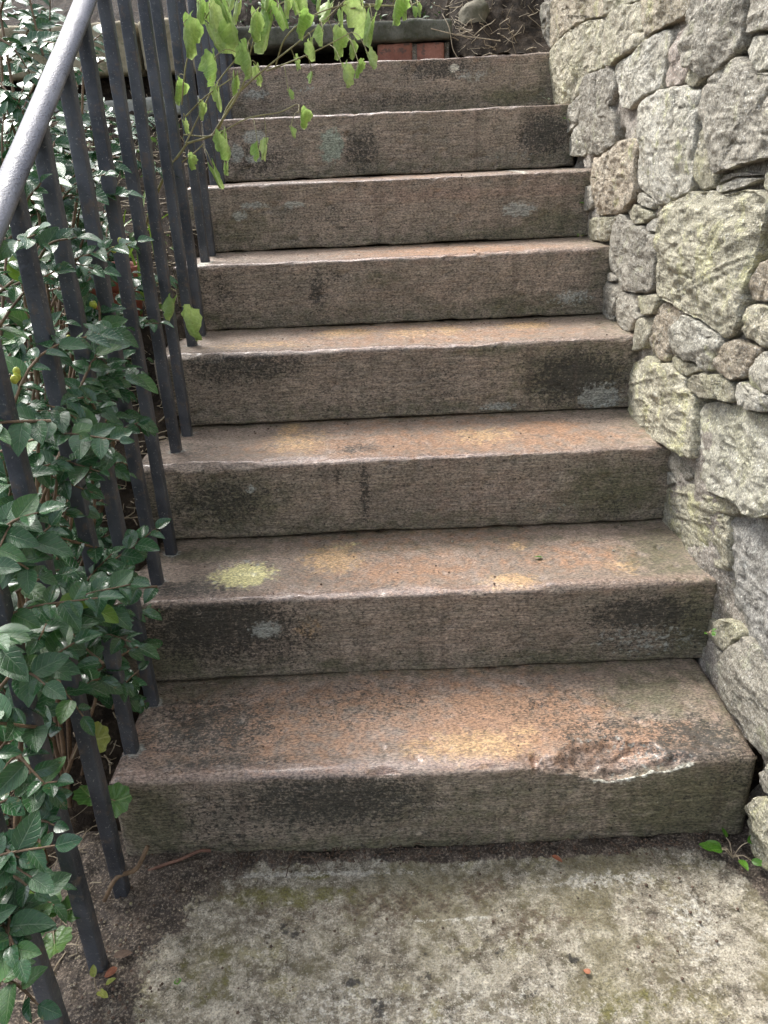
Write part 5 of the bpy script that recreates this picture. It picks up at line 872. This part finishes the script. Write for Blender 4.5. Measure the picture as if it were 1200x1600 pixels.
# ---------------- fallen bits ----------------
def flat_leaf(loc,L,rot,mat,label,cat,name='fallen_leaf',w=.5):
    V,F,uv=leaf_mesh(L,L*w,.25,.15); o=mesh_obj(name,V,F,mat,None,uv=uv,label=label,cat=cat); o.location=loc; o.rotation_euler=(random.uniform(-.1,.1),random.uniform(-.2,.2),rot); return o
flat_leaf((.305,.392,.366),.018,1.2,MWEED,'small green leaf scrap lying on the second tread','leaf')
flat_leaf((-.346,-.245,.010),.012,.3,MWEED,'bright green petal-like leaf bit on the path at bottom left','leaf',w=.9)
flat_leaf((.267,-.25,.008),.011,.9,MBROWN,'small red-brown fragment lying on the path right of centre','leaf',w=.9)
flat_leaf((-.444,-.218,.016),.022,2.3,MBROWN,'reddish brown curled leaf on the dirt at bottom left','leaf')
flat_leaf((-.455,-.20,.016),.028,-1.2,MDARKTWIG,'dark curled leaf on the dirt beside the third bar','leaf')
flat_leaf((.252,-.04,.016),.020,-2.1,MBROWN,'brown leaf scrap in the dirt below the lowest riser','leaf')
def pebble(loc,r,mat,label):
    V,F=ball((0,0,0),r,.6,8); o=mesh_obj('pebble',V,F,mat,None,label=label,cat='pebble'); o.location=loc
pebble((.13,.482,.366),.003,K['p'],'tiny white pebble at the back of the second tread'); pebble((.454,.41,.366),.003,K['p'],'tiny pale pebble towards the right of the second tread')
pts=smooth_path([(-.445,-.036,.012),(-.42,-.03,.018),(-.39,-.022,.022),(-.36,-.012,.028),(-.34,-.008,.024)],5); V,F=tube(pts,.0030,7); mesh_obj('stick',V,F,mat_simple('stick_bark',(.13,.06,.04),(.24,.13,.09),40,.6,.001),None,label='short reddish stick lying in the dirt by the lowest step',cat='stick')
pts=smooth_path([(-.50,-.10,.02),(-.475,-.09,.06),(-.45,-.07,.055),(-.43,-.05,.085)],5); V,F=tube(pts,[.004]*len(pts),6); mesh_obj('twig',V,F,MTWIG,None,label='pale crooked twig rising beside the foot of a lower bar',cat='twig')
# litter: twigs, husks, grit
def curl(c,L,rad,up=.3):
    a=random.uniform(0,6.28); p=np.array(c,float); d=np.array([math.cos(a),math.sin(a),random.uniform(-.1,up)]); pts=[p]
    for _ in range(4):
        d=d+rng.normal(0,.35,3)*np.array([1,1,.5]); d/=np.linalg.norm(d); p=p+d*L/4; pts.append(p)
    return tube(pts,rad,4)
lit=Bag()
for _ in range(2600):
    x=random.uniform(-1.1,-.53); y=random.uniform(-.5,1.9); z=float(bed_z(np.array(x),np.array(y))); lit.add(*curl((x,y,max(z,.0)+.006),random.uniform(.02,.06),random.uniform(.0006,.0016)))
lit.obj('twig_litter',MDRY,None,kind='stuff',label='dry stalks and twigs littering the dark soil behind the railing',cat='litter')
lit=Bag()
for _ in range(260):
    x=random.uniform(.26,.6); y=random.uniform(2.0,2.5); z=1.40+max(0,y-2.0)*.9; lit.add(*curl((x,y,z+.01),random.uniform(.03,.09),random.uniform(.0006,.0015),.8))
for _ in range(200):
    x=random.uniform(-.5,.3); y=random.uniform(2.36,2.6); lit.add(*curl((x,y,1.50+random.uniform(0,.06)),random.uniform(.04,.10),random.uniform(.0006,.0014),1.0))
for s in ([(.17,2.03,1.545),(.19,2.0,1.50),(.2,1.985,1.44),(.215,1.98,1.412)],[(.13,2.0,1.50),(.22,2.0,1.478),(.32,2.0,1.462),(.36,2.0,1.455)]): lit.add(*tube(smooth_path([(a+.07,b,c) for a,b,c in s],4),.0014,5))
lit.obj('dry_twigs',MDRY,None,kind='stuff',label='tangle of dry roots and stalks on the soil bank above the top step',cat='twigs')
lf=Bag(); v=leaf_mesh(1,.45,.3,.2,4,2)
for _ in range(1400):
    x=random.uniform(-.55,.30) if random.random()<.8 else random.uniform(.3,.6); y=random.uniform(2.33,2.9); z=1.50+random.uniform(0,.25)*(1 if x<.3 else .3)+(y-2.33)*.5
    m=frame(np.array([x,y,z]),rng.normal(0,1,3)+np.array([0,-.5,.2]),np.array([0,-.3,1])+rng.normal(0,.4,3),random.uniform(.012,.03)); lf.add(v[0]@m[:3,:3].T+m[:3,3],v[1],v[2])
lf.obj('ground_cover',mat_leaf('cover_leaf',(.03,.08,.02),(.07,.15,.03),(.15,.25,.08),.4,.2),None,kind='stuff',label='low dark green ground cover behind the mossy slab',cat='ground cover')
lf=Bag(); v=leaf_mesh(1,.5,.3,.2,4,2)
for _ in range(2200):
    x=random.uniform(-1.5,-.57); y=random.uniform(.75,1.85); 
    if vnoise(np.array([x*7,y*7,0.]),5)<-.15: continue
    m=frame(np.array([x,y,float(bed_z(np.array(x),np.array(y)))+random.uniform(.0,.05)]),rng.normal(0,1,3)+np.array([0,-.2,.1]),np.array([0,-.3,1])+rng.normal(0,.4,3),random.uniform(.010,.026)); lf.add(v[0]@m[:3,:3].T+m[:3,3],v[1],v[2])
lf.obj('ground_cover',mat_leaf('bed_leaf',(.06,.14,.03),(.16,.26,.05),(.25,.35,.12),.4,.25),None,kind='stuff',label='small yellow-green leaves carpeting the bed behind the upper railing bars',cat='ground cover')
sp_=empty('strap_leaf_plant',(-.68,1.15,.82),'clump of yellow-green strap-like blades behind the upper railing bars','plant')
for k in range(16):
    a=random.uniform(0,6.28); L=random.uniform(.14,.34); b0=np.array([random.gauss(0,.06),random.gauss(0,.18),0]); lean=random.uniform(.15,.8); V=[];uv=[]
    for i in range(12):
        t=i/11; w=.006*(1-t**3)+.0008; cx=b0+np.array([math.cos(a)*lean*L*t*t,math.sin(a)*lean*L*t*t,L*t*(1-.35*t*lean)]); sd=np.array([-math.sin(a),math.cos(a),0])
        for j in (-1,0,1): V.append(cx+sd*w*j+np.array([0,0,.002*abs(j)])); uv.append((.5+.5*j,t))
    mesh_obj('blade',np.array(V),[(i*3+j,i*3+j+1,i*3+j+4,i*3+j+3) for i in range(11) for j in (0,1)],MLEAFY,sp_,uv=np.array(uv))
gr=Bag()
for _ in range(520):
    i=random.randrange(8); x=random.uniform(-.52,.6); y=DY[i+1]-abs(random.gauss(0,.03))-.004 if random.random()<.6 else random.uniform(DY[i]+.02,DY[i+1])
    V,F=ball((x,y,DZ[i+1]-.001+fbm(np.array([x*2.2,DY[i+1]*5,DZ[i+1]*5]),1,1)*0),random.uniform(.0010,.0028),.8,5); gr.add(V,F)
gr.obj('tread_grit',MDARKTWIG,None,kind='stuff',label='dark crumbs and husks lying along the backs of the stone treads',cat='grit')
# crumbs and dirt in the crack under the lowest step and on the path
gr=Bag()
for _ in range(420):
    if random.random()<.45: x=random.uniform(-.45,.6); y=random.gauss(-.022,.012); z=.012
    elif random.random()<.5: x=random.uniform(-.5,-.38); y=random.uniform(-.4,-.02); z=.014
    else: x=random.uniform(-.4,.58); y=random.uniform(-.5,-.04); z=.004
    V,F=ball((x,y,z),random.uniform(.0012,.0032),.7,5); gr.add(V,F)
gr.obj('grit',MDARKTWIG,None,kind='stuff',label='dark crumbs of soil and grit scattered over the path',cat='grit')
gr=Bag()
for _ in range(240):
    x=random.uniform(-.52,-.30); y=random.uniform(-.45,-.03)
    V,F=ball((x,y,.011),random.uniform(.001,.0035),.6,6); gr.add(V,F)
gr.obj('gravel',K['t'],None,kind='stuff',label='pale gravel grains pressed into the dirt beside the lower railing bars',cat='gravel')
gr=Bag()
for _ in range(70):
    x=random.uniform(-.3,.55); gr.add(*curl((x,random.gauss(-.018,.008),.014),random.uniform(.012,.035),.0009,.2))
gr.obj('root_hairs',MDARKTWIG,None,kind='stuff',label='thin dead roots along the crack under the lowest step',cat='roots')
